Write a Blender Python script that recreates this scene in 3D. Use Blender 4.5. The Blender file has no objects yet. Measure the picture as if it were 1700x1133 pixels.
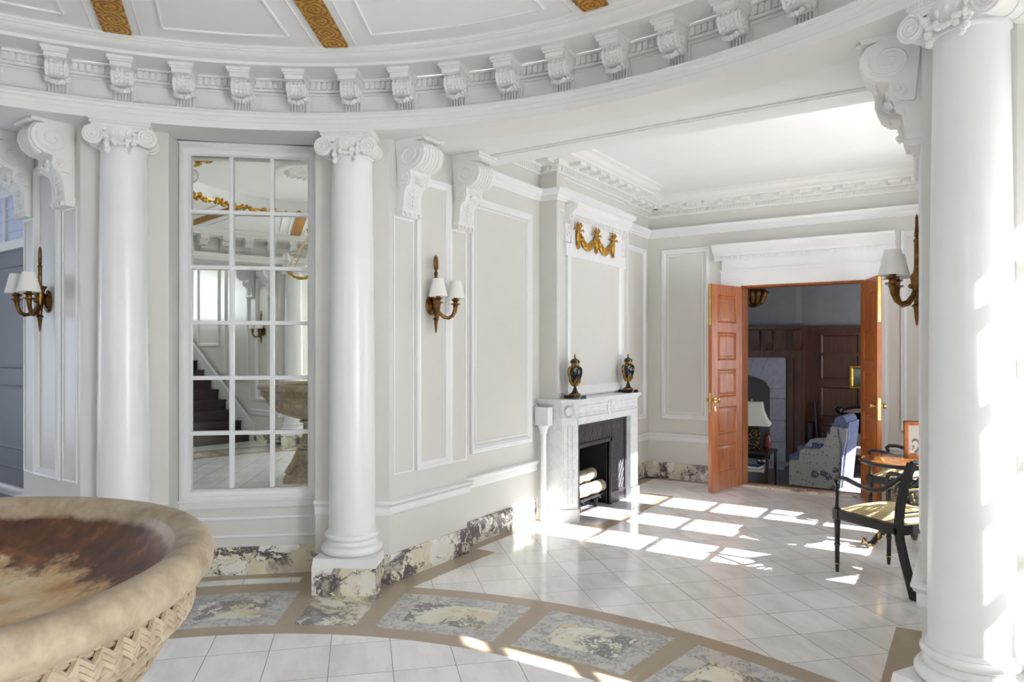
import bpy, bmesh, math, random
from mathutils import Matrix, Vector
random.seed(7)
sc = bpy.context.scene
COL = sc.collection
PI = math.pi
def rad(a): return a*PI/180

# ------------------------------------------------------------------ camera
cam_d = bpy.data.cameras.new('camera')
cam = bpy.data.objects.new('camera', cam_d); COL.objects.link(cam)
cam.location = (1.7263, -0.4039, 1.55)
cam.rotation_euler = (PI/2, 0, 0.575)
cam_d.sensor_width = 36.0
cam_d.lens = 1181.75/1700*36
cam_d.shift_y = 16.8/1700
cam_d.clip_start = 0.05
sc.camera = cam

# ------------------------------------------------------------------ world, sun, daylight, east fill, exposure
world = bpy.data.worlds.new('world'); sc.world = world; world.use_nodes = True
bg = world.node_tree.nodes['Background']
bg.inputs['Color'].default_value = (0.80, 0.88, 1.0, 1); bg.inputs['Strength'].default_value = 1.2
sun_d = bpy.data.lights.new('sun', 'SUN'); sun = bpy.data.objects.new('sun', sun_d); COL.objects.link(sun)
sun_d.energy = 20.0; sun_d.color = (1.0, 0.985, 0.955); sun_d.angle = rad(0.6)
SUN_EL = 36.0
sun.rotation_euler = (0, rad(90-SUN_EL), 0)
def daylight(name, loc, rot, sx, sy, power, color=(0.93, 0.96, 1.0)):
    d = bpy.data.lights.new(name, 'AREA'); d.shape = 'RECTANGLE'; d.size = sx; d.size_y = sy
    d.energy = power; d.color = color
    o = bpy.data.objects.new(name, d); COL.objects.link(o); o.location = loc; o.rotation_euler = rot
    return o
daylight('daylight_alcove', (2.7, 5.15, 1.35), (0, rad(90), rad(-24)), 1.9, 3.6, 165)
daylight('daylight_bay', (4.05*math.sin(rad(42)), 4.05*math.cos(rad(42)), 1.7), (rad(90), 0, rad(180-42)), 0.8, 2.2, 28)
daylight('daylight_far_bay', (4.05*math.sin(rad(138)), 4.05*math.cos(rad(138)), 1.7), (rad(90), 0, rad(42)), 0.8, 2.2, 90)
daylight('daylight_west', (-7.12, 0.0, 1.65), (0, rad(-90), 0), 2.2, 2.0, 30, (0.66, 0.78, 1.0))
daylight('fill_east', (7.12, 0.0, 1.65), (0, rad(90), 0), 2.2, 2.0, 230)  # added fill behind an unseen east window, lifts the whole rotunda
daylight('daylight_stair', (0.0, -8.3, 2.4), (rad(90), 0, 0), 2.4, 2.2, 330)
daylight('daylight_study', (3.2, 10.6, 1.3), (0, rad(90), 0), 1.6, 1.5, 36, (0.80, 0.87, 1.0))
sc.view_settings.view_transform = 'Standard'
sc.view_settings.look = 'None'
sc.view_settings.gamma = 1.0
sc.view_settings.use_curve_mapping = False
sc.view_settings.exposure = 0.48
sc.cycles.max_bounces = 14; sc.cycles.diffuse_bounces = 8; sc.cycles.glossy_bounces = 6
sc.cycles.transparent_max_bounces = 12
sc.cycles.sample_clamp_indirect = 14.0
sc.cycles.caustics_reflective = False; sc.cycles.caustics_refractive = False

# ------------------------------------------------------------------ materials
def lin(c):
    return tuple((x/255/12.92 if x/255 <= .04045 else ((x/255+.055)/1.055)**2.4) for x in c) + (1.0,)
class NT:
    def __init__(s, name):
        s.m = bpy.data.materials.new(name); s.m.use_nodes = True; s.t = s.m.node_tree
        s.p = s.t.nodes['Principled BSDF']
    def n(s, typ, **kw):
        o = s.t.nodes.new(typ)
        for k, v in kw.items(): setattr(o, k, v)
        return o
    def link(s, a, b): s.t.links.new(a, b)
    def put(s, sock, v):
        if isinstance(v, bpy.types.NodeSocket): s.link(v, sock)
        else: sock.default_value = v
    def math(s, op, a, b=0.0, c=None):
        o = s.n('ShaderNodeMath', operation=op); s.put(o.inputs[0], a); s.put(o.inputs[1], b)
        if c is not None: s.put(o.inputs[2], c)
        return o.outputs[0]
    def pos(s):
        return s.n('ShaderNodeTexCoord').outputs['Object']
    def sep(s, v):
        o = s.n('ShaderNodeSeparateXYZ'); s.link(v, o.inputs[0]); return o.outputs
    def comb(s, x, y, z):
        o = s.n('ShaderNodeCombineXYZ'); s.put(o.inputs[0], x); s.put(o.inputs[1], y); s.put(o.inputs[2], z); return o.outputs[0]
    def mapping(s, v, scale=(1,1,1), rot=(0,0,0), loc=(0,0,0)):
        o = s.n('ShaderNodeMapping'); s.link(v, o.inputs['Vector']); o.inputs['Scale'].default_value = scale
        o.inputs['Rotation'].default_value = rot; o.inputs['Location'].default_value = loc; return o.outputs[0]
    def noise(s, v, scale, detail=4, rough=.55, dist=0.0, out=0):
        o = s.n('ShaderNodeTexNoise'); s.link(v, o.inputs['Vector']); o.inputs['Scale'].default_value = scale
        o.inputs['Detail'].default_value = detail; o.inputs['Roughness'].default_value = rough; o.inputs['Distortion'].default_value = dist
        return o.outputs[out]
    def voro(s, v, scale, feature='F1', out='Distance'):
        o = s.n('ShaderNodeTexVoronoi', feature=feature); s.link(v, o.inputs['Vector']); o.inputs['Scale'].default_value = scale
        return o.outputs[out]
    def ramp(s, f, stops, interp='LINEAR'):
        o = s.n('ShaderNodeValToRGB'); s.link(f, o.inputs[0]); r = o.color_ramp; r.interpolation = interp
        while len(r.elements) < len(stops): r.elements.new(.5)
        for e, (p, c) in zip(r.elements, stops):
            e.position = p; e.color = c if len(c) == 4 else lin(c)
        return o.outputs[0]
    def mix(s, f, a, b, blend='MIX'):
        o = s.n('ShaderNodeMix', data_type='RGBA', blend_type=blend); s.put(o.inputs[0], f); s.put(o.inputs[6], a); s.put(o.inputs[7], b)
        return o.outputs[2]
    def add(s, v, w, k):
        sc_ = s.n('ShaderNodeVectorMath', operation='SCALE'); s.link(w, sc_.inputs[0]); sc_.inputs['Scale'].default_value = k
        o = s.n('ShaderNodeVectorMath', operation='ADD'); s.link(v, o.inputs[0]); s.link(sc_.outputs[0], o.inputs[1]); return o.outputs[0]
    def bump(s, h, strength=.3, dist=.01):
        o = s.n('ShaderNodeBump'); o.inputs['Strength'].default_value = strength; o.inputs['Distance'].default_value = dist
        s.link(h, o.inputs['Height']); s.link(o.outputs[0], s.p.inputs['Normal'])
    def base(s, col, rough=.5, metal=0.0, spec=None):
        s.put(s.p.inputs['Base Color'], col); s.put(s.p.inputs['Roughness'], rough); s.p.inputs['Metallic'].default_value = metal
        if spec is not None: s.p.inputs['Specular IOR Level'].default_value = spec
        return s
def plain(name, c, rough=.5, metal=0.0, var=0.06, scale=6.0):
    t = NT(name); f = t.noise(t.pos(), scale)
    c0 = lin(c); a = tuple(x*(1-var) for x in c0[:3])+(1,); b = tuple(min(1, x*(1+var)) for x in c0[:3])+(1,)
    t.base(t.ramp(f, [(.3, a), (.7, b)]), rough, metal); return t.m
M = {}
M['white'] = plain('white_gloss_paint', (232, 233, 234), .28, var=.012)
M['wall'] = plain('warm_grey_paint', (213, 212, 207), .33, var=.012)
M['ceil'] = plain('ceiling_paint', (234, 234, 234), .7, var=.01)
M['plaster'] = plain('white_plaster', (231, 230, 228), .5, var=.012)
def breccia(name, scale, light, yellow, dark, amount=.5, seed=0.0, rough=.16):
    t = NT(name); v = t.mapping(t.pos(), loc=(seed, seed*1.7, seed*.6))
    w = t.noise(v, scale*1.1, 5, .65, out=1); vw = t.add(v, w, .30)
    big = t.noise(v, scale*.36, 4, .6, dist=.6)
    fine = t.noise(v, scale*7, 5, .7); mid = t.noise(v, scale*1.6, 4, .6)
    vs = t.mapping(vw, scale=(1.0, 1.0, 1.25))
    e1 = t.voro(vs, scale*.8, 'DISTANCE_TO_EDGE'); cc = t.voro(vs, scale*.8, 'F1', 'Color')
    e2 = t.voro(vs, scale*2.4, 'DISTANCE_TO_EDGE')
    sel = t.sep(cc)[0]
    cl = t.ramp(big, [(.60-.10*amount, (0,0,0)), (.68-.10*amount, (255,255,255))])
    tone = t.math('ADD', t.math('MULTIPLY', sel, .40), t.math('MULTIPLY', mid, .6))
    cell = t.ramp(tone, [(.34, light), (.52, tuple(int(a*.6+b*.4) for a, b in zip(light, yellow))), (.66, yellow), (.82, light)])
    th1 = t.math('MULTIPLY_ADD', cl, .055, t.math('MULTIPLY', t.ramp(mid, [(.45, (0,0,0)), (.6, (255,255,255))]), .016))
    v1 = t.math('LESS_THAN', e1, th1)
    v2 = t.math('MULTIPLY', t.math('LESS_THAN', e2, .075), cl)
    solid = t.math('MULTIPLY', cl, t.math('GREATER_THAN', t.sep(t.voro(vs, scale*2.4, 'F1', 'Color'))[1], .62))
    vein = t.math('MAXIMUM', t.math('MAXIMUM', v1, v2), solid)
    vein = t.math('MULTIPLY', vein, t.ramp(fine, [(.28, (120,120,120)), (.5, (255,255,255))]))
    dk = t.ramp(fine, [(.38, dark), (.66, tuple(min(255, int(a*1.9)+18) for a in dark))])
    col = t.mix(vein, cell, dk)
    t.base(col, rough); return t.m
M['breccia'] = breccia('breccia_marble', 5.5, (230, 228, 222), (212, 203, 176), (54, 48, 51), 1.15, 3.1)
M['breccia_p'] = breccia('breccia_marble_plinth', 5.2, (230, 228, 220), (214, 206, 178), (52, 45, 49), 1.7, 7.7)
M['breccia_b'] = breccia('breccia_marble_pale', 6.0, (234, 232, 226), (216, 206, 172), (80, 74, 76), .8, 9.4)
M['breccia_y'] = breccia('breccia_marble_yellow', 6.5, (230, 227, 214), (212, 200, 158), (74, 70, 74), 1.5, 5.5)
def veined(name, base_c, vein_c, scale=3.0, rough=.14, amt=.5, seed=0.0):
    t = NT(name); v = t.mapping(t.pos(), loc=(seed, 2*seed, 0))
    w = t.noise(v, scale, 5, .6, out=1); vw = t.add(v, w, .35)
    a = t.noise(vw, scale*1.4, 6, .62)
    r = t.math('ABSOLUTE', t.math('SUBTRACT', a, .5))
    f = t.ramp(r, [(0.0, (255,255,255)), (.035, (120,120,120)), (.12, (0,0,0))])
    cloud = t.noise(v, scale*.8, 3)
    bb = t.mix(t.math('MULTIPLY', cloud, .35), lin(base_c), lin(vein_c))
    t.base(t.mix(t.math('MULTIPLY', f, amt), bb, lin(vein_c)), rough); return t.m
M['grey_marble'] = veined('grey_veined_marble', (216, 214, 209), (124, 121, 122), 6.5, .16, .85, 2.0)
M['tan'] = veined('tan_limestone', (176, 160, 140), (150, 132, 112), 4.0, .2, .25, 1.0)
M['mantel'] = veined('white_mantel_marble', (228, 229, 230), (176, 180, 188), 4.5, .25, .35, 4.0)
M['hearth'] = veined('hearth_marble', (206, 206, 208), (150, 150, 158), 3.5, .15, .5, 6.0)
def tiles(name, su, sv, u0, v0, base_c, vein_c, rough=.1):
    t = NT(name); x, y, z = t.sep(t.pos())
    k = math.sqrt(.5)
    s = t.math('DIVIDE', t.math('SUBTRACT', t.math('MULTIPLY', t.math('ADD', x, y), k), u0), su)
    q = t.math('DIVIDE', t.math('SUBTRACT', t.math('MULTIPLY', t.math('SUBTRACT', y, x), k), v0), sv)
    def edge(f, size):
        fr = t.math('FRACT', f); d = t.math('MINIMUM', fr, t.math('SUBTRACT', 1.0, fr)); return t.math('MULTIPLY', d, size)
    d = t.math('MINIMUM', edge(s, su), edge(q, sv))
    gr = t.math('LESS_THAN', d, .0016)
    cid = t.comb(t.math('FLOOR', s), t.math('FLOOR', q), 0.0)
    wn = t.n('ShaderNodeTexWhiteNoise', noise_dimensions='3D'); t.link(cid, wn.inputs['Vector'])
    off = t.add(t.mapping(t.pos(), scale=(1, 1, 1), rot=(0, 0, rad(45))), wn.outputs['Color'], 7.0)
    vv = t.mapping(off, scale=(1.0, 3.2, 1.0))
    w = t.noise(vv, 1.6, 4, .6, out=1); vw = t.add(vv, w, .5)
    a = t.noise(vw, 2.2, 5, .6)
    f = t.ramp(a, [(.42, (0,0,0)), (.62, (255,255,255))])
    b = t.mix(t.math('MULTIPLY', f, .4), lin(base_c), lin(vein_c))
    hue = t.math('MULTIPLY_ADD', wn.outputs['Value'], .10, .93)
    b2 = t.mix(1.0, b, t.comb(hue, hue, hue), 'MULTIPLY')
    t.base(t.mix(gr, b2, lin((112, 108, 104))), rough, spec=.8); return t.m
M['tile_a'] = tiles('white_marble_tiles_alcove', .3135, .3125, 2.66, 1.66, (243, 242, 240), (206, 202, 196))
M['tile_r'] = tiles('white_marble_tiles_rotunda', .307, .37, .171, 1.98, (244, 243, 243), (208, 206, 206))
def wood(name, c1, c2, rough=.3, scale=1.0, axis='z', coat=0.0):
    t = NT(name); sc3 = {'z': (14, 14, 1.1), 'x': (1.1, 14, 14), 'y': (14, 1.1, 14)}[axis]
    v = t.mapping(t.pos(), scale=tuple(a*scale for a in sc3))
    w = t.noise(v, 2.2, 5, .6, dist=.8); f2 = t.noise(v, 9.0, 3, .7)
    f = t.math('ADD', t.math('MULTIPLY', w, .75), t.math('MULTIPLY', f2, .25))
    t.base(t.ramp(f, [(.34, c1), (.66, c2)]), rough); t.bump(f, .08, .004)
    t.p.inputs['Coat Weight'].default_value = coat; t.p.inputs['Coat Roughness'].default_value = .1
    return t.m
M['oak'] = wood('oak_door', (130, 66, 24), (186, 108, 46), .38, coat=.08)
M['study_wood'] = wood('dark_panelling', (62, 36, 24), (92, 54, 34), .35)
M['stair_wood'] = wood('dark_stair_wood', (48, 36, 34), (70, 54, 50), .25, axis='x', coat=.4)
M['dark_wood'] = wood('dark_table_wood', (30, 20, 16), (52, 34, 26), .3)
M['study_floor'] = wood('study_rug', (112, 108, 106), (134, 130, 126), .8)
M['study_wall'] = plain('study_wall', (128, 128, 130), .7)
M['stone'] = plain('grey_stone', (158, 160, 168), .8, var=.12, scale=14)
M['black'] = plain('black_lacquer', (26, 25, 27), .22, var=.2)
M['iron'] = plain('cast_iron', (74, 70, 76), .42, .35, var=.15)
M['soot'] = plain('sooty_iron', (40, 37, 38), .6, .1, var=.2)
def metal(name, c1, c2, rough, scale=18, metalness=1.0):
    t = NT(name); f = t.noise(t.pos(), scale, 4, .6)
    t.base(t.ramp(f, [(.32, c1), (.68, c2)]), rough, metalness); t.bump(f, .25, .004); return t.m
M['gold'] = metal('gilding', (150, 104, 30), (220, 172, 80), .38, 34, .9)
M['bronze'] = metal('antique_bronze', (88, 60, 32), (150, 112, 66), .38, 22)
M['ormolu'] = metal('dark_gilt_bronze', (96, 70, 24), (186, 146, 62), .36, 40, .9)
M['brass'] = metal('polished_brass', (206, 168, 84), (232, 202, 122), .22, 10)
M['silver'] = metal('silver', (150, 150, 150), (200, 200, 200), .2, 10)
def goldstrip():
    t = NT('gilt_scroll_relief'); pp = t.pos(); x, y, z = t.sep(t.add(t.add(pp, t.noise(pp, 16, 3, .6, out=1), .05), t.comb(1.0, 1.0, 1.0), -.025))
    sx = t.math('DIVIDE', x, .13)
    yr = t.math('SUBTRACT', t.math('FRACT', t.math('DIVIDE', y, .13)), .5)
    d = t.math('SQRT', t.math('ADD', t.math('POWER', sx, 2.0), t.math('POWER', yr, 2.0)))
    ang = t.math('ARCTAN2', yr, sx)
    wv = t.math('SINE', t.math('ADD', t.math('MULTIPLY', d, 30.0), ang))
    nz = t.noise(t.pos(), 30, 4)
    h = t.math('ADD', t.math('MULTIPLY', wv, .5), t.math('MULTIPLY', nz, .5))
    c = t.ramp(t.math('ADD', t.math('MULTIPLY', nz, .6), t.math('MULTIPLY_ADD', wv, .16, .2)), [(.3, (150, 96, 28)), (.7, (226, 172, 76))])
    t.base(c, .42, .85); t.bump(h, .55, .012); return t.m
M['gold_strip'] = goldstrip()
def black_marble():
    t = NT('black_veined_marble'); v = t.pos(); w = t.noise(v, 9, 4, .6, out=1); vw = t.add(v, w, .09)
    e = t.voro(vw, 11, 'DISTANCE_TO_EDGE'); f = t.math('LESS_THAN', e, .03)
    f = t.math('MULTIPLY', f, t.ramp(t.noise(v, 7), [(.5, (0,0,0)), (.6, (255,255,255))]))
    t.base(t.mix(f, lin((24, 23, 27)), lin((170, 170, 160))), .08); return t.m
M['black_marble'] = black_marble()
def mirror_m():
    t = NT('mirror_glass'); t.base(lin((240, 244, 238)), .0, 1.0); return t.m
M['mirror'] = mirror_m()
def glass_m():
    t = NT('window_glass'); g = t.n('ShaderNodeBsdfGlossy'); g.inputs['Roughness'].default_value = .02
    tr = t.n('ShaderNodeBsdfTransparent'); mx = t.n('ShaderNodeMixShader'); mx.inputs[0].default_value = .06
    t.link(tr.outputs[0], mx.inputs[1]); t.link(g.outputs[0], mx.inputs[2])
    t.link(mx.outputs[0], t.t.nodes['Material Output'].inputs[0]); return t.m
M['glass'] = glass_m()
M['shade'] = plain('white_shade_fabric', (238, 236, 232), .85, var=.01)
M['shade_cream'] = plain('cream_shade_fabric', (226, 222, 212), .85, var=.02)
M['candle'] = plain('ivory_candle', (232, 224, 206), .5)
def stone_basin(inside):
    t = NT('basin_stone_inside' if inside else 'basin_stone'); v = t.pos(); n1 = t.noise(v, 5, 6, .65); n2 = t.noise(v, 26, 5, .6)
    c = t.ramp(t.math('ADD', t.math('MULTIPLY', n1, .6), t.math('MULTIPLY', n2, .4)), [(.36, (134, 118, 98)), (.50, (166, 150, 128)), (.66, (186, 173, 152))])
    vv = t.add(v, t.noise(v, 6, 4, .6, out=1), .12)
    ve = t.math('LESS_THAN', t.math('ABSOLUTE', t.math('SUBTRACT', t.noise(vv, 4.5, 4), .5)), .003)
    c = t.mix(t.math('MULTIPLY', ve, .12), c, lin((150, 112, 78)))
    if inside:
        z = t.sep(v)[2]; nb = t.noise(v, 4.2, 6, .66); nc = t.noise(v, 14, 5, .6)
        lev = t.math('ADD', z, t.math('MULTIPLY', t.math('SUBTRACT', nb, .5), .16))
        lev2 = t.math('ADD', z, t.math('MULTIPLY', t.math('SUBTRACT', nb, .5), .05))
        inner = t.ramp(t.math('ADD', t.math('MULTIPLY', n1, .5), t.math('MULTIPLY', nc, .5)), [(.36, (158, 110, 62)), (.48, (198, 166, 120)), (.62, (216, 200, 168))])
        dark = t.ramp(nc, [(.34, (62, 40, 28)), (.55, (98, 60, 38)), (.68, (140, 90, 54))])
        def band(q, lo, hi): 
            mr = t.n('ShaderNodeMapRange'); t.put(mr.inputs[0], q); mr.inputs[1].default_value = lo; mr.inputs[2].default_value = hi; return mr.outputs[0]
        c2 = t.mix(band(lev, 1.048, 1.062), inner, dark)
        c = t.mix(band(lev2, 1.118, 1.130), c2, c)
    t.base(c, .42 if inside else .55); t.bump(n2, .2, .006); return t.m
M['basin'] = stone_basin(False); M['basin_in'] = stone_basin(True)
def fabric(name, c1, c2, scale=30, kind='blue'):
    t = NT(name); v = t.pos()
    if kind == 'toile':
        w = t.noise(v, 14, 3, .6, out=1); vw = t.add(v, w, .06)
        e = t.voro(vw, 22, 'F1'); n = t.noise(vw, 60, 4, .7)
        f = t.math('MULTIPLY', t.math('LESS_THAN', e, .24), t.math('GREATER_THAN', n, .47))
        e2 = t.voro(t.mapping(vw, loc=(3, 2, 1)), 5, 'F1'); f2 = t.math('MULTIPLY', t.math('LESS_THAN', e2, .26), t.math('GREATER_THAN', n, .45))
        f = t.math('MAXIMUM', f, f2)
        c = t.mix(f, lin(c1), lin(c2))
    elif kind == 'check':
        x, y, z = t.sep(v); k = 110.0
        g = t.math('MULTIPLY', t.math('SINE', t.math('MULTIPLY', t.math('ADD', x, y), k*2)), t.math('SINE', t.math('MULTIPLY', t.math('SUBTRACT', x, y), k*2)))
        c = t.mix(t.math('GREATER_THAN', g, .12), lin(c1), lin(c2))
    else:
        n = t.noise(t.mapping(v, scale=(1, 1, .4)), scale, 5, .7); c = t.ramp(n, [(.38, c1), (.62, c2)])
    t.base(c, .9); return t.m
M['toile'] = fabric('toile_print', (186, 184, 178), (84, 84, 98), kind='toile')
M['blue_fabric'] = fabric('blue_slub_fabric', (92, 100, 134), (134, 142, 174))
M['seat_fabric'] = fabric('gold_check_fabric', (204, 190, 146), (132, 108, 62), kind='check')
M['tan_fabric'] = fabric('tan_fabric', (112, 96, 80), (130, 114, 96))
def birch():
    t = NT('birch_bark'); n = t.noise(t.mapping(t.pos(), scale=(3, 30, 3)), 3, 5, .7); n2 = t.noise(t.pos(), 24, 4)
    c = t.ramp(n, [(.34, (70, 58, 46)), (.46, (140, 130, 114)), (.7, (168, 160, 148))])
    t.base(t.mix(t.math('MULTIPLY', t.math('GREATER_THAN', n2, .6), .6), c, lin((120, 100, 80))), .8); t.bump(n, .4, .01); return t.m
M['birch'] = birch()
def japan_top():
    t = NT('japanned_top'); n = t.noise(t.pos(), 16, 6, .7); t.base(t.ramp(n, [(.42, (44, 28, 20)), (.52, (150, 96, 44)), (.6, (60, 38, 24))]), .12); return t.m
M['japan'] = japan_top()
def japan_gold_m():
    t = NT('gilt_flowers_on_black'); n = t.noise(t.pos(), 42, 4, .6); t.base(t.ramp(n, [(.54, (24, 22, 22)), (.60, (150, 116, 48))]), .25); return t.m
M['japan_gold'] = japan_gold_m()
def photo_m():
    t = NT('family_photograph'); x, y, z = t.sep(t.pos())
    def head(cx, cz, r):
        return t.math('LESS_THAN', t.math('ADD', t.math('POWER', t.math('SUBTRACT', x, cx), 2.0), t.math('POWER', t.math('SUBTRACT', z, cz), 2.0)), r*r)
    F = [(-.043,.118,.022), (.006,.160,.022), (.047,.112,.021), (-.012,.100,.020)]
    def union(L):
        o = head(*L[0])
        for q in L[1:]: o = t.math('MAXIMUM', o, head(*q))
        return o
    hair = union([(x_, z_+.010, r*1.08) for x_, z_, r in F]); face = union([(x_, z_-.004, r*.82) for x_, z_, r in F]); bod = union([(x_, z_-.062, r*2.0) for x_, z_, r in F])
    nz = t.noise(t.pos(), 60, 4)
    c = t.mix(bod, lin((176, 170, 160)), t.ramp(nz, [(.4, (92, 88, 84)), (.6, (206, 202, 194))]))
    c = t.mix(hair, c, lin((104, 98, 94))); c = t.mix(face, c, lin((186, 174, 162)))
    t.base(c, .2); return t.m
M['photo'] = photo_m()
def painting_m():
    t = NT('landscape_painting'); z = t.sep(t.pos())[2]; n = t.noise(t.pos(), 9, 5)
    t.base(t.ramp(t.math('ADD', t.math('MULTIPLY', z, 2.4), t.math('MULTIPLY', n, .4)), [(.2, (48, 52, 38)), (.55, (86, 90, 72)), (.8, (128, 132, 128))]), .4); return t.m
M['painting'] = painting_m()
M['grey_door'] = plain('grey_blue_paint', (84, 88, 100), .4, var=.03)
M['blind'] = plain('window_blind', (206, 214, 236), .7, var=.02)
M['book_a'] = plain('book_cloth_blue', (70, 92, 120), .7); M['book_b'] = plain('book_cloth_cream', (190, 184, 170), .7); M['book_c'] = plain('book_cloth_dark', (60, 44, 40), .7)
M['red_lacquer'] = plain('red_lacquer', (120, 50, 36), .25)

# ------------------------------------------------------------------ mesh helper
ICO = None
def ico_data():
    global ICO
    if ICO is None:
        bm = bmesh.new(); bmesh.ops.create_icosphere(bm, subdivisions=1, radius=1.0)
        bm.verts.ensure_lookup_table()
        ICO = ([tuple(v.co) for v in bm.verts], [tuple(v.index for v in f.verts) for f in bm.faces]); bm.free()
    return ICO
class MB:
    def __init__(s, M4=None): s.v = []; s.f = []; s.mi = []; s.sm = []; s.M = M4 or Matrix.Identity(4); s.cur = 0
    def add(s, vs, fs, smooth=False):
        b = len(s.v); s.v += [s.M @ Vector(p) for p in vs]
        for f in fs: s.f.append(tuple(i+b for i in f)); s.mi.append(s.cur); s.sm.append(smooth)
    def box(s, x0, x1, y0, y1, z0, z1):
        s.add([(x0,y0,z0),(x1,y0,z0),(x1,y1,z0),(x0,y1,z0),(x0,y0,z1),(x1,y0,z1),(x1,y1,z1),(x0,y1,z1)],
              [(0,3,2,1),(4,5,6,7),(0,1,5,4),(1,2,6,5),(2,3,7,6),(3,0,4,7)])
    def hexa(s, b, t):
        s.add(list(b)+list(t), [(0,3,2,1),(4,5,6,7),(0,1,5,4),(1,2,6,5),(2,3,7,6),(3,0,4,7)])
    def prism(s, poly, z0, z1, smooth=False):
        n = len(poly); s.add([(x,y,z0) for x, y in poly]+[(x,y,z1) for x, y in poly], [tuple(reversed(range(n))), tuple(range(n, 2*n))])
        b = [(x,y,z0) for x, y in poly]+[(x,y,z1) for x, y in poly]
        s.add(b, [(i, (i+1) % n, n+(i+1) % n, n+i) for i in range(n)], smooth)
    def extrude_yz(s, poly, x0, x1, smooth=False):      # poly in (y,z), extruded along x
        n = len(poly); b = [(x0,y,z) for y, z in poly]+[(x1,y,z) for y, z in poly]
        s.add(b, [tuple(reversed(range(n))), tuple(range(n, 2*n))]); s.add(b, [(i, (i+1) % n, n+(i+1) % n, n+i) for i in range(n)], smooth)
    def extrude_xz(s, poly, y0, y1, smooth=False):
        n = len(poly); b = [(x,y0,z) for x, z in poly]+[(x,y1,z) for x, z in poly]
        s.add(b, [tuple(range(n)), tuple(reversed(range(n, 2*n)))]); s.add(b, [(i, (i+1) % n, n+(i+1) % n, n+i) for i in range(n)], smooth)
    def lathe(s, prof, n=32, c=(0,0,0), smooth=True, a0=0.0, a1=2*PI, cap=False):
        full = abs(a1-a0-2*PI) < 1e-6; k = n if full else n+1; vs = []
        for i in range(k):
            a = a0+(a1-a0)*i/n; ca, sa = math.sin(a), math.cos(a)
            vs += [(c[0]+r*ca, c[1]+r*sa, c[2]+z) for r, z in prof]
        m = len(prof); fs = []
        for i in range(n):
            j = (i+1) % k
            for q in range(m-1): fs.append((i*m+q, i*m+q+1, j*m+q+1, j*m+q))
        s.add(vs, fs, smooth)
        if cap:
            s.add([vs[i*m] for i in range(k)], [tuple(range(k))]); s.add([vs[i*m+m-1] for i in range(k)], [tuple(range(k))])
    def tube(s, pts, r, n=8, closed=False, cap=True, smooth=True, flat=None):
        pts = [Vector(p) for p in pts]; k = len(pts); rr = r if isinstance(r, (list, tuple)) else [r]*k
        vs = []; up = Vector((0,0,1)); prev = None
        for i, p in enumerate(pts):
            if closed: t = pts[(i+1) % k]-pts[i-1]
            else: t = pts[min(i+1, k-1)]-pts[max(i-1, 0)]
            t = t.normalized() if t.length > 1e-9 else Vector((0,0,1))
            if prev is None:
                a = t.cross(up)
                if a.length < .05: a = t.cross(Vector((1,0,0)))
            else:
                a = prev-t*prev.dot(t)
            a.normalize(); prev = a; b = t.cross(a)
            for q in range(n):
                an = 2*PI*q/n; o = a*math.cos(an)*rr[i]+b*math.sin(an)*rr[i]*(flat or 1.0); vs.append(p+o)
        fs = []
        for i in range(k if closed else k-1):
            j = (i+1) % k
            for q in range(n): fs.append((i*n+q, i*n+(q+1) % n, j*n+(q+1) % n, j*n+q))
        s.add(vs, fs, smooth)
        if cap and not closed:
            s.add(vs[:n], [tuple(range(n))]); s.add(vs[-n:], [tuple(range(n))])
    def blob(s, c, r, smooth=True):
        vs, fs = ico_data(); r = r if isinstance(r, (list, tuple)) else (r, r, r)
        s.add([(c[0]+x*r[0], c[1]+y*r[1], c[2]+z*r[2]) for x, y, z in vs], fs, smooth)
    def sphere(s, c, r, n=16, m=10):
        s.lathe([(r*math.sin(PI*i/m), -r*math.cos(PI*i/m)) for i in range(m+1)], n, c)
    def sweep(s, path, prof, closed=False, smooth=False, capends=True):
        """path in xy, profile (d,z), d to the left of the path"""
        k = len(path); vs = []
        P = [Vector((p[0], p[1])) for p in path]
        for i in range(k):
            if closed: d0 = (P[i]-P[i-1]).normalized(); d1 = (P[(i+1) % k]-P[i]).normalized()
            else:
                d0 = (P[i]-P[i-1]).normalized() if i > 0 else None; d1 = (P[i+1]-P[i]).normalized() if i < k-1 else None
                d0 = d0 or d1; d1 = d1 or d0
            n0 = Vector((-d0.y, d0.x)); n1 = Vector((-d1.y, d1.x)); b = n0+n1
            b = b/max(.15, b.dot(n0)) if b.length > 1e-6 else n0
            vs += [(P[i].x+b.x*d, P[i].y+b.y*d, z) for d, z in prof]
        m = len(prof); fs = []
        for i in range(k if closed else k-1):
            j = (i+1) % k
            for q in range(m-1): fs.append((i*m+q, i*m+q+1, j*m+q+1, j*m+q))
        s.add(vs, fs, smooth)
        if capends and not closed:
            s.add(vs[:m], [tuple(range(m))]); s.add(vs[-m:], [tuple(range(m))])
    def frame(s, x0, x1, z0, z1, prof):
        """rectangular moulding on the plane y=0 facing -y: profile (inset, projection)"""
        vs = []
        for w, d in prof: vs += [(x0+w,-d,z0+w),(x1-w,-d,z0+w),(x1-w,-d,z1-w),(x0+w,-d,z1-w)]
        fs = []
        for i in range(len(prof)-1):
            for q in range(4): fs.append((i*4+q, i*4+(q+1) % 4, i*4+4+(q+1) % 4, i*4+4+q))
        s.add(vs, fs)
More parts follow.
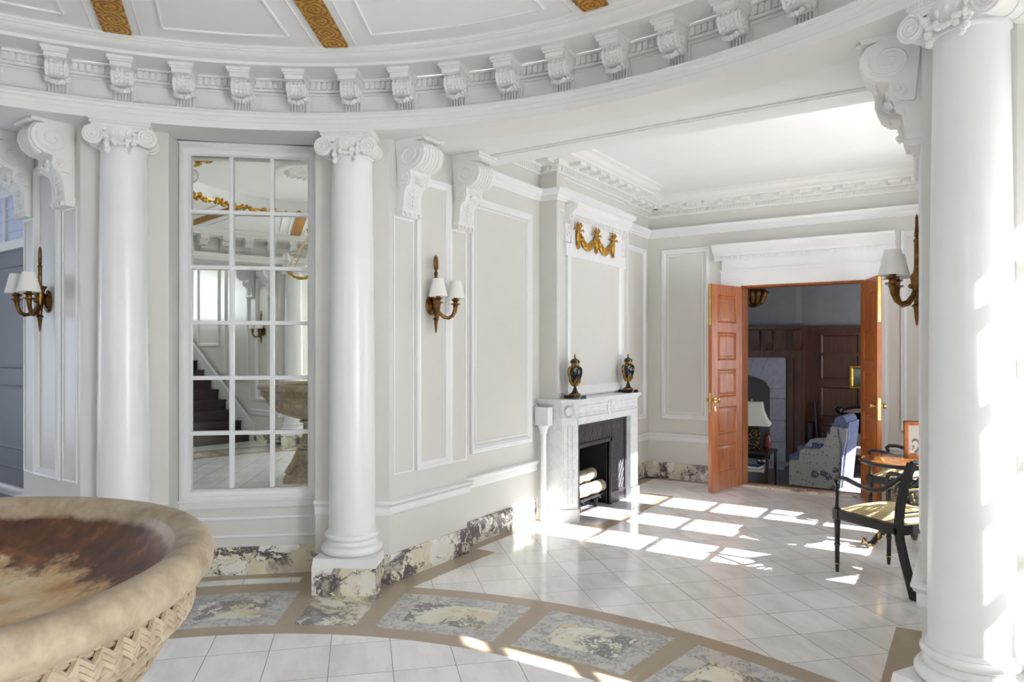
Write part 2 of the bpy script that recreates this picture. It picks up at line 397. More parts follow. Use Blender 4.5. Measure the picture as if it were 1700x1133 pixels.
    def build(s, name, mats, parent=None, auto=None):
        me = bpy.data.meshes.new(name)
        me.from_pydata([tuple(v) for v in s.v], [], s.f)
        mats = mats if isinstance(mats, (list, tuple)) else [mats]
        for m in mats: me.materials.append(M[m] if isinstance(m, str) else m)
        me.polygons.foreach_set('material_index', s.mi)
        me.polygons.foreach_set('use_smooth', s.sm)
        bm = bmesh.new(); bm.from_mesh(me); bmesh.ops.remove_doubles(bm, verts=bm.verts, dist=1e-5)
        bmesh.ops.recalc_face_normals(bm, faces=bm.faces); bm.to_mesh(me); bm.free()
        me.set_sharp_from_angle(angle=rad(38))
        o = bpy.data.objects.new(name, me); COL.objects.link(o)
        if parent is not None: o.parent = parent
        return o
def tag(o, label, cat, group=None):
    o['label'] = label; o['category'] = cat
    if group: o['group'] = group
    return o
def struct(o): o['kind'] = 'structure'; return o
def thing(name, label, cat, loc=(0,0,0), rz=0.0, group=None):
    o = bpy.data.objects.new(name, None); COL.objects.link(o); o.empty_display_size = .1
    o.location = loc; o.rotation_euler = (0, 0, rz); return tag(o, label, cat, group)
def dup(root, loc, rz, label, group=None):
    r = root.copy(); COL.objects.link(r); r.location = loc; r.rotation_euler = (0, 0, rz); r['label'] = label
    if group: r['group'] = group
    for ch in list(root.children):
        c = ch.copy(); COL.objects.link(c); c.parent = r
        for g in list(ch.children):
            d = g.copy(); COL.objects.link(d); d.parent = c
    return r
def pol(r, deg): return (r*math.sin(rad(deg)), r*math.cos(rad(deg)))
def at(x, y, phi, z=0.0): return Matrix.Translation((x, y, z)) @ Matrix.Rotation(phi, 4, 'Z')
RX = Matrix.Scale(-1, 4, (1,0,0)); RY = Matrix.Scale(-1, 4, (0,1,0)); ID = Matrix.Identity(4)

# ------------------------------------------------------------------ plan
R_COL = 3.4314; TH1, TH2 = 30.05, 53.7
ZS = 3.0046                                  # soffit
BAY = 42.0; BD = 3.715; BHW = 0.462
n42 = Vector(pol(1, -BAY)); t42 = Vector((math.cos(rad(BAY)), math.sin(rad(BAY))))
def bayp(t, d): v = n42*d+t42*t; return (v.x, v.y)
A = (-1.54, 3.131); J1 = bayp(BHW, 3.465); J2 = bayp(BHW, BD); J3 = bayp(-BHW, BD); J4 = bayp(-BHW, 3.465)
A2 = pol(3.49, -57.8); WDIR = -87.0
ew = Vector(pol(1, WDIR)); nw = Vector((ew.y, -ew.x)); 
if nw.y > 0: nw = -nw
def wp(s, d=0.0): v = Vector(A2)+ew*s+nw*d; return (v.x, v.y)
XL, XR, YB = -1.65, 1.87, 7.91
YBEAM = 4.22
CH0, CH1, XCH = 5.28, 6.90, -1.47           # chimney breast

# ------------------------------------------------------------------ floor
def arc(r, a0, a1, n): return [pol(r, a0+(a1-a0)*i/n) for i in range(n+1)]
fl = MB()
fl.cur = 0; fl.add([(-7.2,-8.6,0),(7.2,-8.6,0),(7.2,8.02,0),(-7.2,8.02,0)], [(0,1,2,3)])
def floor_disc(r, z, mi):
    fl.cur = mi; fl.add([(*p, z) for p in arc(r, 0, 360, 180)[:-1]], [tuple(reversed(range(180)))])
def floor_ring(r0, r1, a0, a1, z, mi):
    fl.cur = mi; n = max(2, int(abs(a1-a0)/2)); i_ = arc(r0, a0, a1, n); o_ = arc(r1, a0, a1, n)
    fl.add([(*p, z) for p in i_]+[(*p, z) for p in o_], [(q, q+1, n+1+q+1, n+1+q) for q in range(n)])
floor_disc(3.437, .0010, 1)          # tan ring below everything
floor_disc(2.622, .0016, 2)          # inner tiles
slabs, panels = [], []
for base in (0, 180):
    for sgn in (1, -1):
        def P(a): return base+sgn*a
        slabs += [(P(25.8), P(33.1)), (P(50.1), P(57.3))]
        panels += [(P(8.9), P(23.5)), (P(35.3), P(47.8)), (P(59.6), P(72)), (P(74.3), P(88.9))]
    panels.append((base-6.6, base+6.6))
k = 0
for a0, a1 in slabs: floor_ring(2.747, 3.313, a0, a1, .0016, 4)
for a0, a1 in panels:
    if a0 > a1: a0, a1 = a1, a0
    floor_ring(2.747, 3.313, a0, a1, .0016, 3); floor_ring(2.868, 3.172, a0+2.5, a1-2.5, .0022, 4 + (k % 2)*1); k += 1
# bay zone: tan with a white strip
for Mx in (ID, RX, RY, RX @ RY):
    fl.M = Mx
    fl.cur = 1; fl.add([(*bayp(-.50, 3.25), .0007), (*bayp(.50, 3.25), .0007), (*bayp(.47, 3.72), .0007), (*bayp(-.47, 3.72), .0007)], [(0,1,2,3)])
    floor_ring(3.487, 3.60, -47.6, -36.2, .0016, 2)
    # borders of the alcoves
    if Mx in (ID, RX):
        fl.cur = 1
        fl.add([(-1.54,3.0,.0007),(-1.362,3.0,.0007),(-1.362,4.128,.0007),(-1.54,4.128,.0007)], [(0,1,2,3)])
        fl.add([(-1.66,4.0,.0007),(-1.54,4.0,.0007),(-1.54,5.25,.0007),(-1.66,5.25,.0007)], [(0,1,2,3)])
fl.M = ID
fl.cur = 1
fl.add([(-1.66,6.8,.0007),(-1.52,6.8,.0007),(-1.52,7.91,.0007),(-1.66,7.91,.0007)], [(0,1,2,3)])
fl.add([(-1.66,7.78,.0007),(-.60,7.78,.0007),(-.60,7.92,.0007),(-1.66,7.92,.0007)], [(0,1,2,3)])
fl.add([(.82,7.78,.0007),(1.87,7.78,.0007),(1.87,7.92,.0007),(.82,7.92,.0007)], [(0,1,2,3)])
fl.add([(-1.32,5.18,.0012),(-.95,5.18,.0012),(-.95,6.90,.0012),(-1.32,6.90,.0012)], [(0,1,2,3)])
fl.cur = 6; fl.add([(-1.7,5.30,.0018),(-1.07,5.30,.0018),(-1.07,6.78,.0018),(-1.7,6.78,.0018)], [(0,1,2,3)])
struct(fl.build('floor', ['tile_a', 'tan', 'tile_r', 'grey_marble', 'breccia_y', 'breccia_b', 'hearth']))

# ------------------------------------------------------------------ walls
TH = .14
def wall(name, path, z0, z1, Mx=ID, mat='wall'):
    b = MB(Mx); b.sweep(path, [(0,z0),(0,z1),(-TH,z1),(-TH,z0),(0,z0)]); return struct(b.build(name, mat))
west_path = [A2, wp(.87), wp(.87,-.11), wp(3.3,-.11)]
# north-west and its mirrored repeats
J1s = bayp(.60, 3.46); J4s = bayp(-.60, 3.46)
def quadrant(Mx, q, bay_open):
    j1, j4 = (J1s, J4s) if bay_open else (J1, J4)
    wall('wall_pier', [A, j1, J2], 0, ZS, Mx); wall('wall_pier', [J3, j4, A2], 0, ZS, Mx)
    if not bay_open: wall('wall_bay', [J2, J3], 0, ZS, Mx)
    else:
        b = MB(Mx @ at(*bayp(0, BD), rad(BAY)))
        b.box(-BHW, BHW, 0, TH, 0, .56); b.box(-BHW, BHW, 0, TH, 2.93, ZS); struct(b.build('wall_bay', 'wall'))
    wall('wall_'+q, west_path, 0, 3.42, Mx)
quadrant(ID, 'west', False); quadrant(RX, 'east', True); quadrant(RX @ RY, 'south', True); quadrant(RY, 'south', False)
FB0, FB1 = 5.36, 6.30
wall('wall_left', [(XL,FB0),(XL,4.0),(-1.54,4.0),A], 0, 3.44)
wall('wall_left', [(XL,YB),(XL,FB1)], 0, 3.44); wall('wall_left', [(XL,FB1),(XL,FB0)], .86, 3.44)
wall('wall_south', [(-1.54,-3.131),(-1.54,-4.0),(XL,-4.0),(XL,-8.2)], 0, 3.66, ID)
wall('wall_south', [(1.65,-8.2),(1.65,-4.0),(1.54,-4.0),(1.54,-3.131)], 0, 3.66, ID)
# chimney breast
b = MB(); b.box(XL-.02, XCH, CH0, 5.42, 0, 3.44); b.box(XL-.02, XCH, 6.64, CH1, 0, 3.44); b.box(XL-.02, XCH, 5.42, 6.64, .98, 3.44); struct(b.build('wall_chimney', 'wall'))
# right wall with three windows
WINS = [(4.775, 5.25), (5.565, 6.045), (6.365, 6.865)]; WZ0, WZ1 = .587, 2.849
b = MB(); ys = [4.0]
for y0, y1 in WINS: ys += [y0, y1]
ys.append(YB)
for i in range(0, len(ys), 2): b.box(XR, XR+TH, ys[i], ys[i+1], 0, 3.44)
for y0, y1 in WINS: b.box(XR, XR+TH, y0, y1, 0, WZ0); b.box(XR, XR+TH, y0, y1, WZ1, 3.44)
b.box(1.54, XR+TH, 3.86, 4.0, 0, 3.44)
struct(b.build('wall_right', 'wall'))
wall('wall_right', [(1.54,3.131),(1.54,4.0)][::1], 0, ZS, ID)
# back wall round the double door
DX0, DX1, DH = -.515, .760, 2.30
b = MB(); b.box(XL-TH, DX0, YB, YB+.2, 0, 3.44); b.box(DX1, XR+TH, YB, YB+.2, 0, 3.44); b.box(DX0, DX1, YB, YB+.2, DH, 3.44)
struct(b.build('wall_back', 'wall'))
# beam face above the alcove
b = MB(); b.box(-1.9, 1.9, YBEAM-.06, YBEAM, ZS+.003, 3.46); struct(b.build('trim_beam', 'ceil'))

# ------------------------------------------------------------------ ceilings
def lat(name, prof, mat, n=240): 
    b = MB(); b.lathe(prof, n); return struct(b.build(name, mat))
lat('ceiling_soffit', [(3.412, ZS), (3.80, ZS)], 'ceil')
for nm, Mx, L in (('ceiling_north', ID, YBEAM), ('ceiling_west', Matrix.Rotation(PI/2, 4, 'Z'), 6.9), ('ceiling_south', Matrix.Rotation(PI, 4, 'Z'), 4.4), ('ceiling_east', Matrix.Rotation(-PI/2, 4, 'Z'), 6.9)):
    w = 1.95 if nm in ('ceiling_north', 'ceiling_south') else 2.25
    b = MB(Mx); b.add([(-w, 2.75, ZS+.0012), (w, 2.75, ZS+.0012), (w, L, ZS+.0012), (-w, L, ZS+.0012)], [(0,1,2,3)])
    # keep the rotunda well open: cut by building a fan outside the circle
    b = MB(Mx); n = 40; inn = []; out = []
    a = math.degrees(math.asin(w/3.79))
    for i in range(n+1):
        x, y = pol(3.79, -a+2*a*i/n); inn.append((x, y, ZS+.0012)); out.append((x, L, ZS+.0012))
    b.add(inn+out, [(i, i+1, n+1+i+1, n+1+i) for i in range(n)])
    struct(b.build(nm, 'ceil'))
b = MB(); b.box(XL-.2, XR+.2, YBEAM-.02, YB+.2, 3.40, 3.46); struct(b.build('ceiling_alcove', 'ceil'))
b = MB(); b.box(-2, 2, -8.5, -4.38, 3.6, 3.66); b.box(-2, 2, -4.42, -4.38, ZS, 3.66); struct(b.build('ceiling_stair', 'ceil'))
# groove strips on the beam soffits
b = MB()
for Mx in (ID, Matrix.Rotation(PI/2, 4, 'Z')):
    b.M = Mx
    for y in (3.945, 3.985): b.box(-1.75, 1.75, y-.010, y+.010, ZS-.009, ZS+.001)
struct(b.build('trim_soffit', 'ceil'))
# entablature of the rotunda
ZA = 2.968
lat('trim_entablature', [(3.62, ZS+.001), (3.62, ZA), (3.302, ZA), (3.302, ZA+.044), (3.308, ZA+.049), (3.308, ZA+.074), (3.297, ZA+.080), (3.297, ZA+.096), (3.284, ZA+.102), (3.284, ZA+.110), (3.290, ZA+.114), (3.46, ZA+.122), (3.462, 3.135),
    (3.462, 3.262), (3.445, 3.266), (3.442, 3.278), (3.452, 3.280), (3.452, 3.330), (3.43, 3.333), (3.43, 3.345)], 'plaster')
lat('trim_cornice', [(3.47, 3.347), (3.205, 3.345), (3.200, 3.362), (3.19, 3.366), (3.165, 3.372), (3.145, 3.384), (3.135, 3.398), (3.125, 3.400), (3.125, 3.410), (3.115, 3.413), (3.112, 3.424), (3.10, 3.430)], 'plaster')
DOME = [(3.105, 3.428), (2.6, 3.458), (2.1, 3.490), (1.66, 3.520)]
def dz(r):
    for (r0, z0), (r1, z1) in zip(DOME, DOME[1:]):
        if r1 <= r <= r0: return z0+(z1-z0)*(r0-r)/(r0-r1)
    return DOME[-1][1] if r < DOME[-1][0] else DOME[0][1]
lat('ceiling_dome', DOME+[(1.64, 3.50), (1.55, 3.50), (1.54, 3.66), (1.2, 3.70), (0.0, 3.72)], 'ceil')
# bead dentils on the architrave and dentil row in the frieze
MODS = [-59.62+5.945*i for i in range(-3, 16)]
MODS_FAR = [132+6*i for i in range(0, 11)]
b = MB()
for a in [x*.35 for x in range(int(-82/.35), int(35/.35))]+[128+x*.5 for x in range(0, 140)]:
    b.M = at(*pol(3.308, a), rad(-a)); b.box(-.006, .006, -.010, .004, ZA+.078, ZA+.096)
for c in MODS+MODS_FAR:
    for i in range(6):
        a = c+2.973+(i-2.5)*.62
        b.M = at(*pol(3.452, a), rad(-a)); b.box(-.0125, .0125, -.014, .004, 3.284, 3.330)
struct(b.build('trim_dentils', 'plaster'))
b = MB()
for c in MODS+MODS_FAR:
    a = c+2.973; b.M = at(*pol(3.459, a), rad(-a))
    b.frame(-.126, .126, 3.140, 3.256, [(0, 0), (0, .007), (.008, .008), (.012, .002), (.012, 0)])
struct(b.build('trim_frieze', 'plaster'))
# dome ribs, panel mouldings
STRIPS = [0, 30.2, -30.2, 53.5, -53.5, 90, -90, 126.5, 149.8, 180, -149.8, -126.5]
SA = sorted(((a+360) % 360) for a in STRIPS)
b = MB()
for a in STRIPS:
    b.M = at(0, 0, rad(-a))
    for sx in (-1, 1):
        pts = [(sx*.125, r, dz(r)-.002) for r in (3.09, 2.6, 2.1, 1.68)]
        b.tube(pts, .005, 6)
b.M = ID
for i, a in enumerate(SA):
    a2 = SA[(i+1) % len(SA)]+(360 if i == len(SA)-1 else 0)
    def edge(r, inset): return math.degrees(inset/r)
    for ins, r0, r1 in ((.250, 2.975, 1.80),):
        lo = [(*pol(r, a+edge(r, ins)), dz(r)-.003) for r in (r1, 2.1, 2.6, r0)]
        ro = [(*pol(r0, a+edge(r0, ins)+(a2-a-2*edge(r0, ins))*q/10), dz(r0)-.003) for q in range(1, 11)]
        hi = [(*pol(r, a2-edge(r, ins)), dz(r)-.003) for r in (2.6, 2.1, r1)]
        b.tube(lo+ro+hi, .009, 6)
struct(b.build('trim_dome', 'ceil'))
# gilded ribs
for a in STRIPS:
    b = MB()
    rs = [3.10-.14*i for i in range(11)]
    for i in range(10):
        r0, r1 = rs[i], rs[i+1]; w = .076
        b.hexa([(-w, r0, dz(r0)-.012), (w, r0, dz(r0)-.012), (w, r1, dz(r1)-.012), (-w, r1, dz(r1)-.012)], [(-w, r0, dz(r0)), (w, r0, dz(r0)), (w, r1, dz(r1)), (-w, r1, dz(r1))])
    o = b.build('gilded_rib', 'gold_strip'); o.rotation_euler = (0, 0, rad(-a))
    where = {-53.5: 'gilded scrollwork band on the dome, leftmost, above the left column', -30.2: 'gilded scrollwork band on the dome, second from the left, above the middle column', 0: 'gilded scrollwork band on the dome, third from the left, at the top edge'}
    tag(o, where.get(a, 'gilded scrollwork band on the part of the dome beyond the picture'), 'gilded band', 'gilded bands of the dome')
# garland ring and medallion (seen in the mirror)
b = MB(); b.tube([(*pol(1.58, i*5), 3.505) for i in range(72)], .024, 8, closed=True)
for i in range(260):
    a = i*360/260
    for q in range(2):
        x, y = pol(1.58+random.uniform(-.03, .03), a+random.uniform(-1, 1)); b.blob((x, y, 3.50+random.uniform(-.03, .03)), random.uniform(.022, .038))
tag(b.build('garland_ring', 'gold'), 'gilded ring of leaves and flowers round the middle of the dome, seen in the mirror', 'garland')
b = MB(); b.lathe([(0, 3.715), (.45, 3.712), (.45, 3.69), (.40, 3.675), (.36, 3.69), (.2, 3.685), (.12, 3.66), (0, 3.655)], 48)
for i in range(24):
    x, y = pol(.28, i*15); b.M = at(x, y, rad(-i*15)); b.blob((0, 0, 3.683), (.025, .08, .018))
o = b.build('ceiling_medallion', 'plaster'); tag(o, 'round white plaster rosette on the dome ceiling above the chandelier', 'ceiling rosette')

# ------------------------------------------------------------------ modillions
def garland_blobs(b, pts, r0, r1, per=3, jit=.6):
    for p in pts:
        for _ in range(per):
            r = random.uniform(r0, r1); b.blob((p[0]+random.uniform(-1, 1)*r*jit, p[1]+random.uniform(-1, 1)*r*jit, p[2]+random.uniform(-1, 1)*r*jit), (r, r*random.uniform(.7, 1), r))
def spiral_pts(cx, cz, y, r0, r1, turns, start, n=40, sgn=1):
    return [(cx+(r0+(r1-r0)*i/n)*math.cos(start+sgn*turns*2*PI*i/n), y, cz+(r0+(r1-r0)*i/n)*math.sin(start+sgn*turns*2*PI*i/n)) for i in range(n+1)]
def make_modillion():
    t = thing('modillion_bracket', '', 'bracket', group='scroll brackets under the rotunda cornice')
    b = MB()
    for w, d, z0, z1 in ((.072, .215, 3.326, 3.346), (.066, .205, 3.316, 3.328), (.058, .19, 3.290, 3.318)): b.box(-w, w, -d, 0, z0, z1)
    b.build('cap', 'plaster', t)
    b = MB()
    b.extrude_yz([(0,3.19),(-.045,3.185),(-.06,3.20),(-.085,3.195),(-.125,3.205),(-.15,3.235),(-.15,3.265),(-.13,3.288),(-.09,3.295),(0,3.295)], -.048, .048)
    for sx in (-1, 1):
        b.extrude_yz([(-.03,3.188),(-.07,3.190),(-.13,3.198),(-.158,3.235),(-.158,3.268),(-.135,3.294),(-.03,3.294)], sx*.048-.008, sx*.048+.008)
        sp = spiral_pts(-.10, 3.245, 0, .042, .008, 1.6, PI/2, 30); b.tube([(sx*.058, p[0], p[2]) for p in sp], .0055, 5)
    for i in range(3):
        for j in range(4): b.blob((-.026+.026*i, -.153+.02*abs(j-1.5)*.5, 3.214+.023*j), (.014, .008, .014))
    for i in range(5): b.blob((-.04+.02*i, -.165, 3.292), (.011, .012, .008))
    b.build('scroll', 'plaster', t)
    b = MB(); pts = []
    for i in range(11):
        u = -1+2*i/10; pts.append((u*.064, -.075-.05*(1-u*u), 3.200-.045*(1-u*u)))
    garland_blobs(b, pts, .009, .015, 3); b.build('garland', 'plaster', t)
    b = MB(); b.box(-.054, .054, -.02, .01, 3.092, 3.20)
    for i in range(6): b.box(-.052+.0185*i, -.052+.0185*i+.011, -.034, -.018, 3.092, 3.188)
    b.build('fluted_base', 'plaster', t)
    return t
ordn = ['first', 'second', 'third', 'fourth', 'fifth', 'sixth', 'seventh', 'eighth', 'ninth', 'tenth', 'eleventh', 'twelfth', 'thirteenth', 'fourteenth', 'fifteenth', 'sixteenth']
mod0 = make_modillion(); GM = 'scroll brackets under the rotunda cornice'
used = False; nvis = 0
for i, a in enumerate(MODS):
    vis = i >= 3
    if vis and nvis < 14: lab = 'white plaster scroll bracket on the frieze, %s from the left along the cornice' % ordn[nvis]; nvis += 1
    else: lab = 'white plaster scroll bracket on the frieze beyond the edge of the picture'
    x, y = pol(3.462, a)
    if not used: mod0.location = (x, y, 0); mod0.rotation_euler = (0, 0, rad(-a)); mod0['label'] = lab; used = True
    else: dup(mod0, (x, y, 0), rad(-a), lab)
for a in MODS_FAR:
    x, y = pol(3.462, a); dup(mod0, (x, y, 0), rad(-a), 'white plaster scroll bracket on the far frieze, seen only in the mirror')

# ------------------------------------------------------------------ columns
def make_column():
    t = thing('column', '', 'column', group='ionic columns round the rotunda')
    b = MB(); b.box(-.205, .205, -.205, .205, 0, .175); b.build('marble_plinth', 'breccia_p', t)
    b = MB(); b.hexa([(-.205,-.205,.175),(.205,-.205,.175),(.205,.205,.175),(-.205,.205,.175)], [(-.197,-.197,.232),(.197,-.197,.232),(.197,.197,.232),(-.197,.197,.232)])
    def torus(r, R, z): return [(R+r*math.cos(PI*(-.5+i/8)), z+r*math.sin(PI*(-.5+i/8))) for i in range(9)]
    prof = [(0,.23)]+torus(.032, .168, .264)+[(.172,.298),(.165,.303),(.160,.315),(.160,.322),(.165,.327)]+torus(.019, .160, .348)+[(.162,.369),(.157,.374),(.153,.385)]
    b.lathe(prof, 48); b.build('base', 'white', t)
    b = MB(); prof = []
    for i in range(21):
        u = i/20; r = .151-.021*(u**1.8); prof.append((r, .385+(2.80-.385)*u))
    prof = [(.156,.380)]+prof+[(.137,2.802),(.140,2.812),(.137,2.822),(.131,2.824)]
    b.lathe(prof, 56); b.build('shaft', 'white', t)
    cap = MB()
    cap.lathe([(.13,2.80),(.138,2.83),(.158,2.862),(.168,2.90),(.16,2.93)], 40)
    for i in range(24):                                                       # egg and dart
        a = 2*PI*i/24; cap.M = at(.158*math.sin(a), .158*math.cos(a), -a); cap.blob((0, 0, 2.885), (.017, .014, .026))
    cap.M = ID
    cap.box(-.15, .15, -.150, .150, 2.895, 2.925)                              # canalis
    for sx in (-1, 1):                                                        # bolsters front to back
        cap.M = ID
        pts = [(sx*.147, y, 2.862) for y in (-.148, -.12, -.06, 0, .06, .12, .148)]; cap.tube(pts, [.055, .052, .046, .043, .046, .052, .055], 20)
        for y in (-.09, -.03, .03, .09): cap.tube([(sx*.147, y-.006, 2.862), (sx*.147, y+.006, 2.862)], [.05, .05], 20)
    c = cap.build('capital', 'plaster', t)
    v0 = MB(); v1 = MB()
    for vb, sx in ((v0, -1), (v1, 1)):
        vb.tube([(sx*.147, -.148, 2.862), (sx*.147, -.160, 2.862)], [.058, .058], 32)
        sp = spiral_pts(0, 2.862, -.162, .053, .010, 2.4, PI/2, 70, sgn=sx)
        vb.tube([(sx*.147+p[0], p[1], p[2]) for p in sp], [.0075-.004*i/70 for i in range(71)], 6); vb.blob((sx*.147, -.162, 2.862), (.011, .008, .011))
        vb.build('volute', 'plaster', c)
    g = MB(); pts = []
    for i in range(13):
        u = -1+2*i/12; pts.append((u*.085, -.158-.012*(1-u*u), 2.862-.052*(1-u*u)+.005))
    garland_blobs(g, pts, .010, .018, 2)
    for sx in (-1, 1): garland_blobs(g, [(sx*(.085-.004*i), -.154, 2.86-.015*i) for i in range(7)], .011, .019, 2)
    g.build('garland', 'plaster', c)
    ab = MB()
    for w, z0, z1 in ((.156, 2.920, 2.935), (.163, 2.933, 2.952), (.170, 2.950, 2.969)): ab.box(-w, w, -w, w, z0, z1)
    for i in range(22):
        for (fx, fy) in ((1, 0), (0, 1)):
            q = -.152+.0145*i
            if fx: ab.box(q, q+.007, -.168, -.160, 2.936, 2.950)
            else: ab.box(-.168, -.160, q, q+.007, 2.936, 2.950); ab.box(.160, .168, q, q+.007, 2.936, 2.950)
    ab.build('abacus', 'plaster', c)
    return t
col0 = make_column()
cols = [(-TH2, 'smooth white ionic column left of the paned mirror'), (-TH1, 'smooth white ionic column right of the paned mirror, on a marble plinth'), (TH1, 'large white ionic column at the right edge with sunlight on its shaft'),
        (TH2, 'white ionic column beyond the right edge of the picture'), (180-TH1, 'white ionic column seen in the mirror behind the stone basin'), (180-TH2, 'white ionic column behind the viewer by the south-east window'),
        (-180+TH1, 'white ionic column behind the viewer left of the stair')]
for i, (a, lab) in enumerate(cols):
    x, y = pol(R_COL, a)
    if i == 0: col0.location = (x, y, 0); col0.rotation_euler = (0, 0, rad(-a)); col0['label'] = lab
    else: dup(col0, (x, y, 0), rad(-a), lab)

# ------------------------------------------------------------------ wall mouldings
PANEL = [(0,0),(0,.020),(.010,.026),(.022,.022),(.030,.028),(.040,.018),(.050,.012),(.056,.004),(.056,0)]
THIN = [(0,0),(0,.006),(.006,.009),(.012,.006),(.012,0)]
CHAIR = [(0,.452),(.012,.454),(.016,.462),(.020,.470),(.020,.510),(.030,.516),(.036,.530),(.042,.534),(.042,.546),(.034,.552),(0,.554)]
BASE = [(0,0),(.016,0),(.016,.186),(.010,.192),(0,.192)]
RAIL = [(0,2.935),(.012,2.936),(.016,2.950),(.030,2.962),(.034,2.982),(.052,2.992),(.066,3.014),(.070,3.020),(.070,3.036),(0,3.040)]
def trim(name, paths, prof, mat='white', Mx=ID):
    b = MB(Mx)
    for p in paths: b.sweep(p, prof)
    return struct(b.build(name, mat))
pier_n = [(XL,5.20),(XL,4.0),(-1.54,4.0),A,J1]
pier_w = [J4, A2, wp(.87), wp(.87,-.11), wp(2.6,-.11)]
bk = [(DX0-.245, YB), (XL, YB), (XL, CH1), (XCH, CH1), (XCH, CH1-.02)]
bk_r = [(XR, YB), (DX1+.245, YB)]
trim('trim_chair_rail', [pier_n, pier_w, bk, bk_r], CHAIR)
trim('trim_chair_rail', [pier_n[1:-1]+[J1s], [J4s]+pier_w[1:3]], CHAIR, Mx=RX)
trim('trim_chair_rail', [pier_n[1:-1]+[J1s]], CHAIR, Mx=RX @ RY)
trim('baseboard_left', [pier_n, pier_w, [J2, J3], bk, bk_r], BASE, 'breccia')
trim('baseboard_right', [pier_n[1:-1]+[J1s, J2, J3, J4s]+pier_w[1:3]], BASE, 'breccia', Mx=RX)
trim('baseboard_south', [pier_n[1:-1]+[J1s]], BASE, 'breccia', Mx=RX @ RY)
rail_path = [(XR, YBEAM), (XR, YB), (XL, YB), (XL, CH1), (XCH, CH1), (XCH, CH0), (XL, CH0), (XL, 4.0)]
trim('trim_picture_rail', [rail_path], RAIL)
CORN = [(0,3.185),(.014,3.186),(.018,3.198),(.030,3.204),(.030,3.240),(.052,3.246),(.058,3.256),(.058,3.290),(.215,3.292),(.218,3.312),(.232,3.318),(.262,3.345),(.280,3.372),(.290,3.376),(.290,3.402)]
trim('trim_cornice', [rail_path[:-1]+[(XL, YBEAM)]], CORN, 'plaster')
b = MB()
corn_path = rail_path[:-1]+[(XL, YBEAM)]
for (p0, p1) in zip(corn_path, corn_path[1:]):
    d = Vector((p1[0]-p0[0], p1[1]-p0[1])); L = d.length; phi = math.atan2(d.y, d.x)
    b.M = at(p0[0], p0[1], phi)
    n = int(L/.036)
    for i in range(n): b.box(.02+i*.036, .02+i*.036+.022, .028, .044, 3.206, 3.240)
    n = int(L/.21)
    for i in range(n):
        x = (L-n*.21)/2+i*.21+.045; b.box(x, x+.12, .056, .185, 3.258, 3.293)
struct(b.build('trim_dentils', 'plaster'))

# panels on pilaster (local frame: wall plane y=0 facing -y)
def pilaster_panels(Mx):
    b = MB(Mx)
    b.frame(.265, .655, .714, 2.785, PANEL)
    b.frame(.040, .245, .716, 2.46, THIN); b.frame(.675, .855, .716, 2.46, THIN)
    return struct(b.build('trim_panel', 'white'))
PN = at(-1.54, 3.131, rad(90))                       # local x runs +y
pilaster_panels(PN); pilaster_panels(RX @ PN); pilaster_panels(RX @ RY @ PN)
PW = at(*wp(.87), rad(-90-WDIR))                     # local x runs back towards the column
PWm = at(*A2, rad(-90-WDIR)) @ Matrix.Scale(-1, 4, (1,0,0))
pilaster_panels(PWm)
b = MB(at(XL, 0, rad(90)))
b.frame(4.185, 5.115, .730, 2.79, PANEL); b.frame(4.255, 5.045, .80, 2.72, THIN)
b.frame(7.02, 7.80, .730, 2.79, PANEL)
b.M = at(0, YB, 0); b.frame(-1.475, -.885, .728, 2.783, PANEL); b.frame(-1.40, -.96, .80, 2.71, THIN)
b.frame(1.100, 1.70, .728, 2.783, PANEL)
struct(b.build('trim_panel', 'white'))

